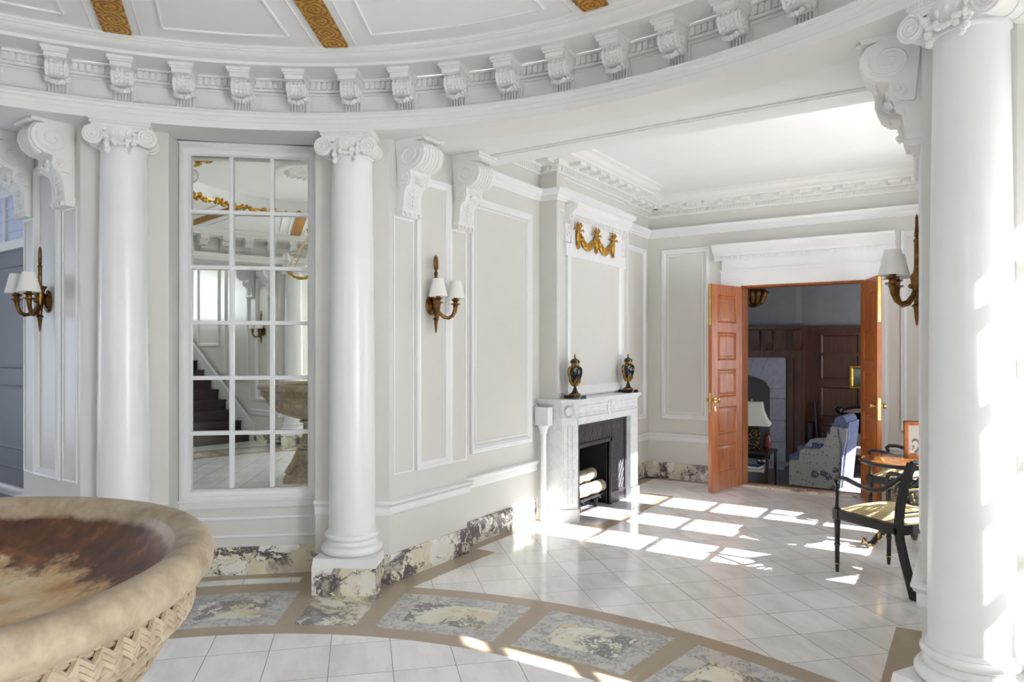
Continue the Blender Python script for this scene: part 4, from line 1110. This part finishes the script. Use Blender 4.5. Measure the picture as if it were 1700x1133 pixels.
for i in range(10):
    a = 2*PI*i/10; b.tube([(.108*math.sin(a), .108*math.cos(a), .67), (.112*math.sin(a), .112*math.cos(a), .56), (.145*math.sin(a), .145*math.cos(a), .44)], [.022, .020, .026], 6)
b.build('stem', 'basin', t)
b = MB(Matrix.Rotation(rad(45), 4, 'Z'))
def sq(w0, w1, z0, z1): b.hexa([(-w0,-w0,z0),(w0,-w0,z0),(w0,w0,z0),(-w0,w0,z0)], [(-w1,-w1,z1),(w1,-w1,z1),(w1,w1,z1),(-w1,w1,z1)])
sq(.30,.30,.002,.075); sq(.285,.285,.075,.10); sq(.26,.19,.10,.20); sq(.19,.165,.20,.33); sq(.18,.18,.33,.375)
for k in range(4):
    b.M = Matrix.Rotation(rad(45+90*k), 4, 'Z')
    for sx in (-1, 1): b.tube([(sx*.17,-.17,.33),(sx*.20,-.20,.24),(sx*.24,-.24,.16),(sx*.265,-.265,.12)], [.025,.03,.04,.03], 8); b.tube(spiral_pts(sx*.10, .21, -.20, .05, .01, 1.5, PI/2, 24, sgn=sx), .012, 6)
b.build('pedestal', 'basin', t)

# ------------------------------------------------------------------ chandelier (seen in the mirror)
t = thing('chandelier', 'gilt chandelier with candles and small shades hanging over the basin, seen in the mirror', 'chandelier', (0, 0, 2.36))
b = MB()
z = 1.30
for i in range(24):
    zz = .70+.026*i
    pts = [(.008*math.cos(q*PI/4)*(1 if i % 2 else .0)+0, .008*math.cos(q*PI/4)*(0 if i % 2 else 1), zz+.016*math.sin(q*PI/4)) for q in range(8)]; b.tube(pts, .003, 5, closed=True)
b.build('chain', 'brass', t)
b = MB(); b.lathe([(0,1.30),(.07,1.298),(.06,1.28),(.03,1.265),(.012,1.25),(0,1.245)], 24); b.build('ceiling_rose', 'gold', t)
b = MB(); b.lathe([(0,.0),(.012,.01),(.03,.04),(.02,.07),(.05,.10),(.06,.12),(.03,.14),(.015,.2),(.012,.5),(.03,.54),(.06,.58),(.07,.62),(.05,.64),(.02,.66),(.01,.70)], 20)
for i in range(6): a = i*PI/3; b.tube([(.06*math.sin(a), .06*math.cos(a), .61), (.075*math.sin(a), .075*math.cos(a), .65), (.07*math.sin(a), .07*math.cos(a), .68)], [.014, .012, .003], 6)
b.build('body', 'gold', t)
for i in range(6):
    a = i*PI/3+.3; s_, c_ = math.sin(a), math.cos(a)
    b = MB(); b.tube([(.04*s_,.04*c_,.11),(.12*s_,.12*c_,.07),(.22*s_,.22*c_,.07),(.30*s_,.30*c_,.10),(.34*s_,.34*c_,.15)], .010, 8); b.lathe([(.0,-.004),(.03,.0),(.032,.008),(.014,.012)], 16, (.34*s_,.34*c_,.155))
    b.tube([(.06*s_,.06*c_,.60),(.33*s_,.33*c_,.14)], .004, 5); ar = b.build('arm', 'gold', t)
    b = MB(); b.tube([(.34*s_,.34*c_,.165),(.34*s_,.34*c_,.27)], .012, 10); b.build('candle', 'candle', ar)
    b = MB(); b.lathe([(.026,.35),(.05,.255)], 20, (.34*s_,.34*c_,0)); b.build('lamp_shade', 'shade', ar)

# ------------------------------------------------------------------ stair hall (seen in the mirror)
t = bpy.data.objects.new('staircase', None); COL.objects.link(t); tag(t, 'dark wooden stair rising beside a white panelled wall, seen in the mirror', 'staircase')
for i in range(13):
    y = -3.95-.255*i; z = .172*(i+1)
    b = MB(); b.box(-1.2, 1.50, y-.29, y+.02, z-.03, z); b.box(-1.2, 1.50, y-.275, y-.255+.26, .0 if i == 0 else z-.175, z-.028) if False else b.box(-1.2, 1.50, y-.02, y, z-.172, z-.03)
    b.build('step', 'stair_wood', t)
b = MB(); b.extrude_yz([(-3.85,0),(-3.85,.30),(-7.2,2.55),(-7.4,2.55),(-7.4,2.2),(-4.1,0)], 1.50, 1.545); b.build('stringer', 'white', t)
b = MB(at(1.65, 0, rad(-90)))
for y0 in (4.2, 5.2, 6.2): b.frame(y0, y0+.8, .9+.62*(y0-4.0), 3.2, PANEL)
struct(b.build('trim_panel', 'white'))
b = MB(); b.box(-1.8, -.35, -8.25, -8.1, 0, 3.66); b.box(.75, 1.8, -8.25, -8.1, 0, 3.66); b.box(-.35, .75, -8.25, -8.1, 0, 1.7); b.box(-.35, .75, -8.25, -8.1, 3.2, 3.66); struct(b.build('wall_south', 'wall'))
w6 = bpy.data.objects.new('window_6', None); COL.objects.link(w6); struct(w6)
b = MB(at(.2, -8.12, rad(180))); b.frame(-.55, .55, 1.7, 3.2, [(0,-.03),(0,.03),(.05,.03),(.05,-.03)]); m = MB(at(.2, -8.12, rad(180))); glazed(b, m, -.5, .5, 1.75, 3.15, 2, 3); b.build('window_frame', 'white', w6); m.build('muntins', 'white', w6)
b = MB(); b.add([(-.35,-8.16,1.7),(.75,-8.16,1.7),(.75,-8.16,3.2),(-.35,-8.16,3.2)], [(0,1,2,3)]); b.build('glass', 'glass', w6)

# ------------------------------------------------------------------ west and east rooms
def side_room(Mx, q):
    b = MB(Mx)
    b.box(-7.0, -6.86, -2.4, -.9, 0, 3.42); b.box(-7.0, -6.86, .9, 2.4, 0, 3.42); b.box(-7.0, -6.86, -.9, .9, 0, .5); b.box(-7.0, -6.86, -.9, .9, 2.75, 3.42)
    struct(b.build('wall_'+q, 'wall'))
    w = bpy.data.objects.new('window_7' if q == 'west' else 'window_8', None); COL.objects.link(w); struct(w)
    MX = Mx @ at(-6.90, 0, rad(90))
    b = MB(MX); m = MB(MX); b.frame(-.9, .9, .5, 2.75, [(0,-.03),(0,.04),(.05,.04),(.05,-.03)]); glazed(b, m, -.85, .85, .55, 2.7, 5, 6); b.build('window_frame', 'white', w); m.build('muntins', 'white', w)
    b = MB(MX); b.add([(-.9,.01,.5),(.9,.01,.5),(.9,.01,2.75),(-.9,.01,2.75)], [(0,1,2,3)]); b.build('glass', 'glass', w)
    for My in (ID, RY):
        wall('wall_'+q, [wp(3.2,-.11), (-6.9, wp(3.3,-.11)[1])], 0, 3.42, Mx @ My)
side_room(ID, 'west'); side_room(RX, 'east')
# door and transom in the recess at the far left
MX = at(*wp(3.3, -.11), rad(-90-WDIR))
def sx_(s): return 3.3-s
d3 = bpy.data.objects.new('door_3', None); COL.objects.link(d3); struct(d3)
b = MB(MX)
b.box(sx_(1.98), sx_(.98), -.02, 0, 0, 2.30)
for z0, z1 in ((.16, .70), (.82, 1.30), (1.42, 2.18)): b.frame(sx_(1.90), sx_(1.06), z0, z1, [(0,.02),(.01,.026),(.03,.02),(.03,.012)])
b.build('panel', 'grey_door', d3)
b = MB(MX)
b.box(sx_(2.06), sx_(.90), -.05, 0, 2.30, 2.365); b.box(sx_(2.06), sx_(1.98), -.035, 0, 0, 2.76); b.box(sx_(.98), sx_(.885), -.035, 0, 0, 2.76)
b.box(sx_(2.06), sx_(.90), -.045, 0, 2.70, 2.76); b.box(sx_(2.06), sx_(.90), -.085, 0, 2.80, 2.86); b.box(sx_(2.06), sx_(.90), -.06, 0, 2.76, 2.80)
for i in range(24): x = sx_(2.0)+i*.046; b.box(x, x+.024, -.075, -.05, 2.772, 2.80)
struct(b.build('trim_doorcase', 'white'))
w9 = bpy.data.objects.new('window_9', None); COL.objects.link(w9); struct(w9)
b = MB(MX); b.box(sx_(1.98), sx_(.98), -.006, 0, 2.365, 2.70)
for z in (2.44, 2.535, 2.62): b.box(sx_(1.98), sx_(.98), -.016, 0, z, z+.012)
b.build('blind', 'blind', w9)
b = MB(MX); b.box(sx_(1.50), sx_(1.47), -.022, 0, 2.365, 2.70); b.build('muntins', 'white', w9)

# curtains and blinds at the bay windows, added to narrow and block the sunlight
def blind_m():
    t = NT('translucent_blind'); d = t.n('ShaderNodeBsdfDiffuse'); tr = t.n('ShaderNodeBsdfTranslucent'); mx = t.n('ShaderNodeMixShader')
    for q in (d, tr): q.inputs[0].default_value = lin((236, 236, 234))
    mx.inputs[0].default_value = .5; t.link(d.outputs[0], mx.inputs[1]); t.link(tr.outputs[0], mx.inputs[2]); t.link(mx.outputs[0], t.t.nodes['Material Output'].inputs[0]); return t.m
M['blind_cloth'] = blind_m()
def curtain(Mx, lab, zb=2.26):
    b = MB(Mx @ at(*bayp(0, BD-.105), rad(BAY))); pts = []
    n = 40; x0, x1 = -.445, -.155
    vs = []; 
    for i in range(n+1):
        x = x0+(x1-x0)*i/n; y = .018*math.sin(i*1.15)
        vs += [(x, y, .56), (x, y, 2.93), (x, y+.006, 2.93), (x, y+.006, .56)]
    fs = []
    for i in range(n):
        for q in range(4): fs.append((i*4+q, i*4+(q+1) % 4, i*4+4+(q+1) % 4, i*4+4+q))
    fs += [(0,1,2,3), (n*4,n*4+3,n*4+2,n*4+1)]
    b.add(vs, fs, True); o = b.build('curtain', 'shade'); tag(o, lab, 'curtain')
    b = MB(Mx @ at(*bayp(0, BD-.055), rad(BAY))); b.box(-.44, .44, -.002, .002, zb, 2.93); b.tube([(-.44,0,zb),(.44,0,zb)], .012, 8)
    o = b.build('sun_blocking_blind', 'blind_cloth'); tag(o, lab.replace('curtain', 'blind').replace('hanging', 'drawn down to cut the sun'), 'blind')
curtain(RX, 'added white curtain hanging at the bay window beyond the right edge')
curtain(RX @ RY, 'white curtain hanging at the bay window behind the viewer', .62)

# ------------------------------------------------------------------ black armchair by the alcove window
def make_armchair():
    t = thing('armchair', '', 'chair', group='black lacquered armchairs')
    W, D = .242, .25            # half width, half depth ; front is -y
    for sx in (-1, 1):
        b = MB(); b.lathe([(.010,0),(.013,.03),(.015,.055),(.019,.06),(.015,.066),(.0165,.18),(.021,.19),(.021,.20),(.0165,.208),(.019,.30),(.023,.36),(.026,.372)], 14, (sx*W,-D,0))
        b.box(sx*W-.022, sx*W+.022, -D-.022, -D+.022, .372, .445); lg = b.build('leg', 'black', t)
        g = MB(); 
        for z in (.060, .195, .365): g.lathe([(.0185,z-.004),(.022,z),(.0185,z+.004)], 14, (sx*W,-D,0))
        g.build('gilt_ring', 'gold', lg)
        b = MB(); pts = [(sx*W, D+.115, 0.0), (sx*W, D+.085, .10), (sx*W, D+.045, .22), (sx*W, D+.012, .34), (sx*W, D, .42), (sx*W*.985, D+.008, .55), (sx*W*.97, D+.032, .68), (sx*W*.96, D+.070, .80), (sx*W*.96, D+.088, .85)]
        for (p, q) in zip(pts, pts[1:]):
            b.hexa([(p[0]-.016,p[1]-.024,p[2]),(p[0]+.016,p[1]-.024,p[2]),(p[0]+.016,p[1]+.024,p[2]),(p[0]-.016,p[1]+.024,p[2])], [(q[0]-.016,q[1]-.024,q[2]),(q[0]+.016,q[1]-.024,q[2]),(q[0]+.016,q[1]+.024,q[2]),(q[0]-.016,q[1]+.024,q[2])])
        b.build('leg', 'black', t)
        b = MB(); b.lathe([(.016,.445),(.020,.455),(.014,.47),(.013,.52),(.018,.56),(.021,.568),(.014,.578),(.012,.60),(.018,.612)], 14, (sx*W,-D,0))
        pts = [(sx*W,-D,.612),(sx*W,-D-.012,.640),(sx*W,-D+.015,.662),(sx*W,-D+.08,.664),(sx*W,-D+.18,.640),(sx*W,-D+.28,.625),(sx*W,-D+.37,.640),(sx*W,-D+.44,.685),(sx*W*.98,-D+.50,.735),(sx*W*.97,D+.035,.765)]
        b.tube(pts, [.014,.017,.017,.016,.0155,.0155,.0165,.017,.016,.014], 10); b.build('arm', 'black', t)
    b = MB(); b.box(-W, W, -D-.018, -D+.018, .376, .440); b.box(-W, W, D-.018, D+.018, .376, .440)
    for sx in (-1, 1): b.box(sx*W-.016, sx*W+.016, -D, D, .376, .440)
    b.build('seat_rail', 'black', t)
    b = MB(); n = 12; vs = []; fs = []
    for i in range(n+1):
        for j in range(n+1):
            x = -1+2*i/n; y = -1+2*j/n; z = .442+.055*(1-abs(x)**4)*(1-abs(y)**4); vs.append((x*(W-.004), y*(D-.004), z))
    for i in range(n):
        for j in range(n): q = i*(n+1)+j; fs.append((q, q+1, q+n+2, q+n+1))
    b.add(vs, fs, True); b.box(-W+.006, W-.006, -D+.006, D-.006, .436, .444); b.build('seat', 'seat_fabric', t)
    b = MB()
    b.tube([(-W*.96, D+.088, .845), (-.12, D+.092, .86), (.12, D+.092, .86), (W*.96, D+.088, .845)], .016, 10)
    b.tube([(-W*.97, D+.028, .66), (W*.97, D+.028, .66)], .010, 8); b.tube([(-W*.98, D+.004, .52), (W*.98, D+.004, .52)], .012, 8)
    for sx in (-1, 1): b.lathe([(.014,-.03),(.019,-.01),(.019,.01),(.014,.03)], 12, (sx*.09, D+.091, .858))
    b.build('top_rail', 'black', t)
    b = MB()
    for k in (-1, 1):
        for j in (-.08, .08): b.tube([(k*W*.95, D+.03, .665), (k*.03+j, D+.055, .75), (-k*W*.95, D+.08, .832)], .007, 6)
    b.tube([(-W*.95, D+.055, .75), (W*.95, D+.055, .75)], .006, 6); b.build('back_lattice', 'black', t)
    g = MB(); g.tube([(-W*.97, D+.013, .527), (W*.97, D+.013, .527)], .004, 6); g.tube([(-W*.95, D+.04, .672), (W*.95, D+.04, .672)], .003, 6); g.build('gilt_line', 'gold', t)
    return t
ch = make_armchair()
f = Vector((-.805, .593)); c0 = Vector((.925, 5.029)); side = Vector((.593, .805))
cen = c0+side*.242-f*.25
ch.location = (cen.x, cen.y, .0012); ch.rotation_euler = (0, 0, math.atan2(f.x, -f.y)); ch['label'] = 'black lacquered armchair with gold check seat, partly hidden by the right column'
dup(ch, (1.25, 6.84, .0012), math.atan2(-.98, -.2), 'second black armchair behind the round table, only its seat and arm showing')
# round pedestal table
t = thing('round_table', 'small round black table with painted flower top beside the armchair', 'table', (1.30, 5.93, 0))
b = MB(); b.lathe([(0,.70),(.33,.70),(.345,.694),(.35,.684),(.345,.674),(.33,.668),(0,.664)], 64); tp = b.build('tabletop', 'black', t)
b = MB(); b.lathe([(0,.7012),(.325,.7012),(.33,.700)], 64); b.build('painted_top', 'japan', tp)
b = MB(); b.lathe([(.02,.664),(.06,.655),(.03,.62),(.024,.50),(.04,.42),(.05,.36),(.035,.30),(.045,.22),(.06,.18),(.05,.15),(0,.13)], 24); b.build('column', 'japan_gold', t)
for k in range(3):
    a = rad(120*k+205); ux, uy = math.cos(a), math.sin(a)
    b = MB(); b.tube([(ux*r, uy*r, z) for r, z in ((.03,.19),(.09,.20),(.16,.165),(.215,.10),(.262,.045),(.30,.028),(.33,.045),(.322,.075),(.30,.07))], [.028,.028,.027,.025,.023,.022,.02,.016,.012], 10); b.build('leg', 'japan_gold', t)
# framed photograph standing on it
t = thing('photo_frame', 'framed family photograph standing on the round table', 'photo frame', (1.385, 6.06, .704), rad(6))
TI = Matrix.Rotation(rad(-14), 4, 'X')
b = MB(TI)
for x0, x1, z0, z1 in ((-.12,-.09,0,.29),(.09,.12,0,.29),(-.12,.12,0,.03),(-.12,.12,.26,.29)): b.box(x0, x1, -.008, .008, z0, z1)
b.build('frame', 'oak', t)
b = MB(TI); b.box(-.124, -.118, -.010, .010, -.0, .294); b.box(.118, .124, -.010, .010, 0, .294); b.box(-.124, .124, -.010, .010, .288, .294); b.build('edge', 'black', t)
b = MB(TI); b.box(-.092, .092, -.002, .004, .028, .262); b.build('photograph', 'photo', t)
b = MB(); b.hexa([(-.02,.10,.0),(.02,.10,.0),(.02,.104,.0),(-.02,.104,.0)], [(-.02,.045,.2),(.02,.045,.2),(.02,.05,.2),(-.02,.05,.2)]); b.build('strut', 'black', t)

# ------------------------------------------------------------------ the study beyond the double door
ZF = -.32
b = MB(); b.box(-3.2, 3.0, YB+.2, 14.2, ZF-.05, ZF); struct(b.build('floor_study', 'study_floor'))
b = MB(); b.box(DX0-.3, DX1+.3, YB+.18, YB+.2, ZF-.02, .0); struct(b.build('trim_step', 'study_wood'))
b = MB(); b.box(-3.2, 3.0, YB, 14.2, 3.3, 3.36); struct(b.build('ceiling_study', 'study_wall'))
b = MB(); b.box(-3.3, -3.2, YB+.1, 14.2, ZF, 3.3); struct(b.build('wall_study', 'study_wall'))
b = MB(); b.box(3.0, 3.1, YB+.1, 9.9, ZF, 3.3); b.box(3.0, 3.1, 11.4, 14.2, ZF, 3.3); b.box(3.0, 3.1, 9.9, 11.4, ZF, .5); b.box(3.0, 3.1, 9.9, 11.4, 2.2, 3.3); struct(b.build('wall_study', 'study_wall'))
YS, YS2 = 12.0, 12.45
b = MB(); b.box(-3.2, 3.0, YS2, YS2+.1, ZF, 3.3); b.box(-3.2, -.72, YS, YS2, 1.4, 3.3); struct(b.build('wall_study', 'study_wall'))
import_hit = lambda u, y: (1.7263+(y+.4039)*(((u-850)/1181.75)*.8392-.5438)/(((u-850)/1181.75)*.5438+.8392))
def zat(u, v, y):
    x = import_hit(u, y); fw = -(x-1.7263)*.5438+(y+.4039)*.8392; return 1.55-(v-583.3)*fw/1181.75
xs = lambda u: import_hit(u, YS)
ZW = zat(1335, 541, YS)
b = MB()
xc = xs(1337)
b.box(-3.2, xs(1232)-.9, YS-.05, YS, ZF, 1.5); b.box(xs(1307), xc, YS-.05, YS2, ZF, ZW-.04)
b.box(-3.2, xs(1307), YS-.07, YS, zat(1306,585,YS), ZW-.02); b.box(-3.2, xc+.03, YS-.14, YS2, ZW-.05, ZW); b.box(-3.2, xc+.01, YS-.10, YS, zat(1306,592,YS)-.02, zat(1306,585,YS)+.03)
for u in (1258, 1278, 1326): x = xs(u); b.extrude_yz([(YS-.05,ZW-.08),(YS-.15,ZW-.08),(YS-.14,ZW-.22),(YS-.07,ZW-.42)], x-.06, x+.06)
for u in (1314, 1328): x = xs(u); b.box(x-.035, x+.035, YS-.075, YS-.04, ZF, ZW-.45)
b.box(xc, 3.0, YS2-.04, YS2, ZF, ZW-.02); b.box(xc, 3.0, YS2-.10, YS2, ZW-.06, ZW)
b.M = at(0, YS2-.04, 0)
z0 = ZF+.25
for zz0, zz1 in ((z0, z0+.42), (z0+.5, z0+1.05), (z0+1.13, z0+1.6), (ZW-.5, ZW-.12)):
    for i in range(4): x = xc+.15+i*.72; b.frame(x, x+.62, zz0, zz1, [(0,0),(0,.02),(.03,.022),(.05,.004),(.05,0)])
b.M = ID
struct(b.build('wall_panelling', 'study_wood'))
# stone fireplace
t = thing('stone_fireplace', 'grey stone arched fireplace set in dark panelling in the room beyond', 'fireplace')
xr = xs(1306); xo = xs(1279); cx = xo-.62; zsp = zat(1279, 645, YS); zt = zat(1306, 585, YS); crown = zat(1240, 624, YS)+.03
def archz(x): 
    u = (x-cx)/.62; return zsp+(crown-zsp)*math.sqrt(max(0, 1-u*u)) if abs(u) <= 1 else zsp
b = MB()
def stone(poly):
    b.extrude_xz(poly, YS-.055-random.uniform(0, .006), YS+.10)
for side_ in (1, -1):
    z = ZF; k = 0
    while z < zsp-.05:
        h = min(.36, zsp-z); x0, x1 = cx+side_*.62, cx+side_*(xr-cx); 
        stone([(min(x0,x1)+.004, z+.003), (max(x0,x1)-.004, z+.003), (max(x0,x1)-.004, z+h-.003), (min(x0,x1)+.004, z+h-.003)]); z += h
NV = 7
for i in range(NV):
    x0 = cx-.62+1.24*i/NV; x1 = cx-.62+1.24*(i+1)/NV; e0 = cx+(x0-cx)*1.45; e1 = cx+(x1-cx)*1.45; sub = 4
    lo = [(x0+(x1-x0)*q/sub, archz(x0+(x1-x0)*q/sub)) for q in range(sub+1)]
    pl = [(p[0]+(.003 if q == 0 else 0), p[1]) for q, p in enumerate(lo)]
    if i == NV-1: pl += [(xr-.004, zsp), (xr-.004, zt), (min(e0, xr-.1), zt)]
    elif i == 0: pl += [(max(e1, 2*cx-xr+.1), zt), (2*cx-xr, zt), (2*cx-xr, zsp)]
    else: pl += [(min(e1, xr-.1)-.006, zt), (max(e0, 2*cx-xr+.1), zt)]
    stone(pl)
b.build('stone_surround', 'stone', t)
b = MB(); b.box(cx-.8, xr, YS+.35, YS+.40, ZF, zt); b.box(cx-.68, cx-.63, YS+.08, YS+.38, ZF, zt); b.box(cx+.63, cx+.68, YS+.08, YS+.38, ZF, zt); b.box(cx-.8, xr, YS+.08, YS+.38, zt-.05, zt); b.build('firebox', 'black', t)
b = MB(); b.box(cx-1.0, xr+.1, YS-.65, YS-.0, ZF, ZF+.035); b.build('hearth', 'stone', t)
# lamp table
YT = 9.0
xt = lambda u: import_hit(u, YT)
zt_ = zat(1276, 752, YT); x1 = xt(1276); x0 = x1-.62
t = thing('side_table', 'dark two-tier side table carrying a lamp, just inside the double door', 'table', (0, 0, ZF)); t.location = (0, 0, 0)
b = MB(); b.box(x0, x1, YT-.02, YT+.48, zt_-.03, zt_); b.build('tabletop', 'dark_wood', t)
b = MB(); b.box(x0+.02, x1-.02, YT, YT+.46, ZF+.14, ZF+.30); b.build('shelf', 'dark_wood', t)
for x in (x0+.02, x1-.02):
    for y in (YT, YT+.46): b = MB(); b.box(x-.016, x+.016, y-.016, y+.016, ZF, zt_-.03); b.build('leg', 'dark_wood', t)
lx, ly = xt(1241), YT+.20
t = thing('table_lamp', 'lamp with square flared cream shade and black and gold caddy base', 'table lamp', (lx, ly, zt_+.001), rad(8))
hl = zat(1250, 668, YT+.2)-zt_
b = MB(); b.box(-.11, .11, -.09, .09, .02, .27); b.box(-.12, .12, -.10, .10, .0, .025); b.lathe([(.09,.27),(.10,.285),(.06,.30),(.02,.31)], 4)
b.build('caddy_base', 'japan_gold', t)
b = MB(); b.tube([(0,0,.30),(0,0,hl+.02)], .008, 8); b.sphere((0,0,hl+.03), .014, 10, 6); b.build('stem', 'brass', t)
b = MB(); z0 = zat(1260, 706, YT+.2)-zt_
sec = [(.235, z0), (.185, z0+(hl-z0)*.28), (.15, z0+(hl-z0)*.6), (.13, hl)]
for (w0, za), (w1, zb) in zip(sec, sec[1:]):
    d0, d1 = w0*.8, w1*.8; n = 4
    b.add([(-w0,-d0,za),(w0,-d0,za),(w0,d0,za),(-w0,d0,za),(-w1,-d1,zb),(w1,-d1,zb),(w1,d1,zb),(-w1,d1,zb)], [(0,1,5,4),(1,2,6,5),(2,3,7,6),(3,0,4,7)])
for k in range(4):
    cs = [(1,-1),(1,1),(-1,1),(-1,-1)][k]; b.tube([(w*cs[0], w*.8*cs[1], z) for w, z in sec], .004, 5)
b.build('lamp_shade', 'shade_cream', t)
b = MB(); b.lathe([(.05,0),(.055,.02),(.05,.14),(.04,.17),(.02,.18),(.02,.20),(.026,.205),(.026,.22),(0,.222)], 18); o = b.build('bottle', 'red_lacquer'); o.location = (xt(1262), YT+.36, zt_+.001); tag(o, 'small red lacquer jar behind the lamp base', 'jar')
for i, (lab, mt, w) in enumerate((('cream book lying lowest on the side table shelf', 'book_b', .15), ('blue book lying on the cream book on the side table shelf', 'book_a', .13))):
    b = MB(); b.box(-w, w, -.10, .10, 0, .006); b.box(-w, w, -.10, .10, .030, .036); b.box(-w, -w+.006, -.10, .10, 0, .036); tt = tag(b.build('book', mt), lab, 'book', 'books under the lamp')
    tt.location = (xt(1243), YT+.14, ZF+.3015+.0375*i); tt.rotation_euler = (0, 0, rad(6-12*i))
    b = MB(); b.box(-w+.007, w-.006, -.094, .094, .0065, .0295); b.build('pages', 'candle', tt)
b = MB(); b.lathe([(.0,0),(.05,.0),(.052,.006),(.02,.012),(.014,.05),(.05,.075),(.062,.10),(.058,.13),(.04,.145),(0,.15)], 20); o = b.build('silver_bowl', 'silver'); o.location = (xt(1252), YT+.36, ZF+.301); tag(o, 'small silver covered bowl on the side table shelf', 'bowl')
# toile armchair
YC = 9.95
a0 = import_hit(1310, YC); a1 = import_hit(1397, YC)
L = a1-a0
t = thing('upholstered_armchair', 'low blue upholstered armchair with printed toile side panels beyond the door', 'armchair', (a0, YC, ZF), rad(-4))
prof = [(0,.02),(0,.33),(.02,.36),(.17,.37),(.19,.50),(.23,.53),(.52,.54),(.60,.60),(.66,.74),(.70,.84),(.74,.86),(.98,.84),(.97,.70),(.90,.42),(.86,.02)]
prof = [(x*L/.88, z) for x, z in prof]
for k, y in enumerate((0, .62)):
    b = MB(); b.extrude_xz(prof, y, y+.10); b.build('side_panel', 'toile' if k == 0 else 'blue_fabric', t)
b = MB(); b.box(.02, L*.9, .10, .62, .05, .30); b.box(-.03, L*.75, .10, .62, .30, .42); b.build('seat', 'blue_fabric', t)
b = MB(); b.hexa([(L*.70,.06,.40),(L*1.02,.06,.05),(L*1.02,.66,.05),(L*.70,.66,.40)], [(L*.82,.04,.90),(L*1.14,.04,.92),(L*1.14,.68,.92),(L*.82,.68,.90)])
b.tube([(L*.98,.03,.93),(L*.98,.69,.93)], .075, 12); b.tube([(L*.95,-.012,.84),(L*1.03,-.012,.60),(L*.98,-.012,.05)], .012, 6); b.build('backrest', 'blue_fabric', t)
b = MB(); b.tube([(L*.84,.10,.72),(L*.84,.62,.72)], .10, 12); b.build('back_cushion', 'blue_fabric', t)
# second blue piece behind
t = thing('ottoman', 'blue upholstered stool with a small cushion behind the toile armchair', 'stool', (import_hit(1368, 10.93), 10.93, ZF), rad(-8))
b = MB(); b.box(-.32, .32, -.20, .20, .03, .46); b.build('seat', 'blue_fabric', t)
b = MB(); b.hexa([(-.22,-.18,.461),(.22,-.18,.461),(.22,.18,.461),(-.22,.18,.461)], [(-.16,-.12,.56),(.16,-.12,.60),(.16,.12,.60),(-.16,.12,.56)]); b.build('cushion', 'toile', t)
for x in (-.28, .28):
    for y in (-.17, .17): b = MB(); b.box(x-.02, x+.02, y-.02, y+.02, 0, .03); b.build('leg', 'dark_wood', t)
# carved high-backed settee
ys_ = 11.7; xa = import_hit(1396, ys_); 
t = thing('settee', 'tan settee with a carved dark crest rail against the far panelling', 'settee', (xa, ys_, ZF))
zc = zat(1410, 672, ys_)-ZF
b = MB(); b.box(0, 1.3, -.05, .05, .35, zc-.12)
b.add([(1.3*i/12, y, zc-.13+.10*math.sin(PI*(i/12))**.5 if z else .6) for i in range(13) for y, z in ((-.05, 0), (-.05, 1), (.05, 1), (.05, 0))], [(i*4+q, i*4+(q+1) % 4, i*4+4+(q+1) % 4, i*4+4+q) for i in range(12) for q in range(4)])
b.build('backrest', 'tan_fabric', t)
b = MB(); b.box(0, 1.3, -.55, .05, .34, .44); b.build('seat', 'tan_fabric', t)
b = MB(); b.tube([(1.3*i/12, 0, zc-.12+.10*math.sin(PI*i/12)**.5) for i in range(13)], .03, 8); b.sphere((-.02, 0, zc-.09), .06, 12, 8); b.sphere((.42, -.03, zc-.03), .05, 12, 8); b.build('crest_rail', 'black', t)
for x in (.04, 1.26):
    for y in (-.5, 0): b = MB(); b.box(x-.025, x+.025, y-.025, y+.025, 0, .34); b.build('leg', 'dark_wood', t)
# picture, poker, vent, hanging ornament
x0, x1 = import_hit(1412, YS2), import_hit(1438, YS2); z0, z1 = zat(1420, 645, YS2), zat(1420, 608, YS2)
t = thing('framed_painting', 'small framed landscape painting hanging on the dark panelling', 'painting', (x0, YS2-.06, z0))
b = MB(); w = x1-x0; h = z1-z0; b.frame(0, w, 0, h, [(0,-.02),(0,.02),(.03,.03),(.05,.015),(.05,0)]); b.build('frame', 'gold', t)
b = MB(); b.box(.04, w-.04, -.004, .004, .04, h-.04); b.build('canvas', 'painting', t)
b = MB(); p0 = (import_hit(1359, YS2-.3), YS2-.30, ZF+.01); p1 = (import_hit(1352, YS2-.11), YS2-.125, zat(1352, 670, YS2-.1))
b.tube([p0, p1], .016, 8); b.sphere(p1, .03, 10, 8); tag(b.build('fire_poker', 'iron'), 'dark iron poker leaning on the panelling beside the stone fireplace', 'poker')
b = MB(); x = import_hit(1339, YS-.5); b.box(x-.10, x-.02, YS2-.40, YS2-.11, ZF, zat(1343, 703, YS)); tag(b.build('log_box', 'black'), 'narrow black box standing by the panelling right of the stone fireplace', 'box')
t = thing('hanging_lantern', 'dark gilt carved hanging ornament at the top left of the doorway', 'lantern', (import_hit(1250, 9.6), 9.6, zat(1250, 490, 9.6)))
b = MB(); b.blob((0,0,0), (.13,.13,.13))
for i in range(14):
    a = 2*PI*i/14; b.tube([(.10*math.cos(a), .10*math.sin(a), .10), (.19*math.cos(a), .19*math.sin(a), .02), (.13*math.cos(a), .13*math.sin(a), -.10), (.03*math.cos(a), .03*math.sin(a), -.16)], [.02,.03,.03,.015], 6)
b.build('carved_body', 'bronze', t)
b = MB(); b.tube([(0,0,.10),(0,0,3.3-zat(1250, 490, 9.6))], .008, 6); b.build('rod', 'bronze', t)
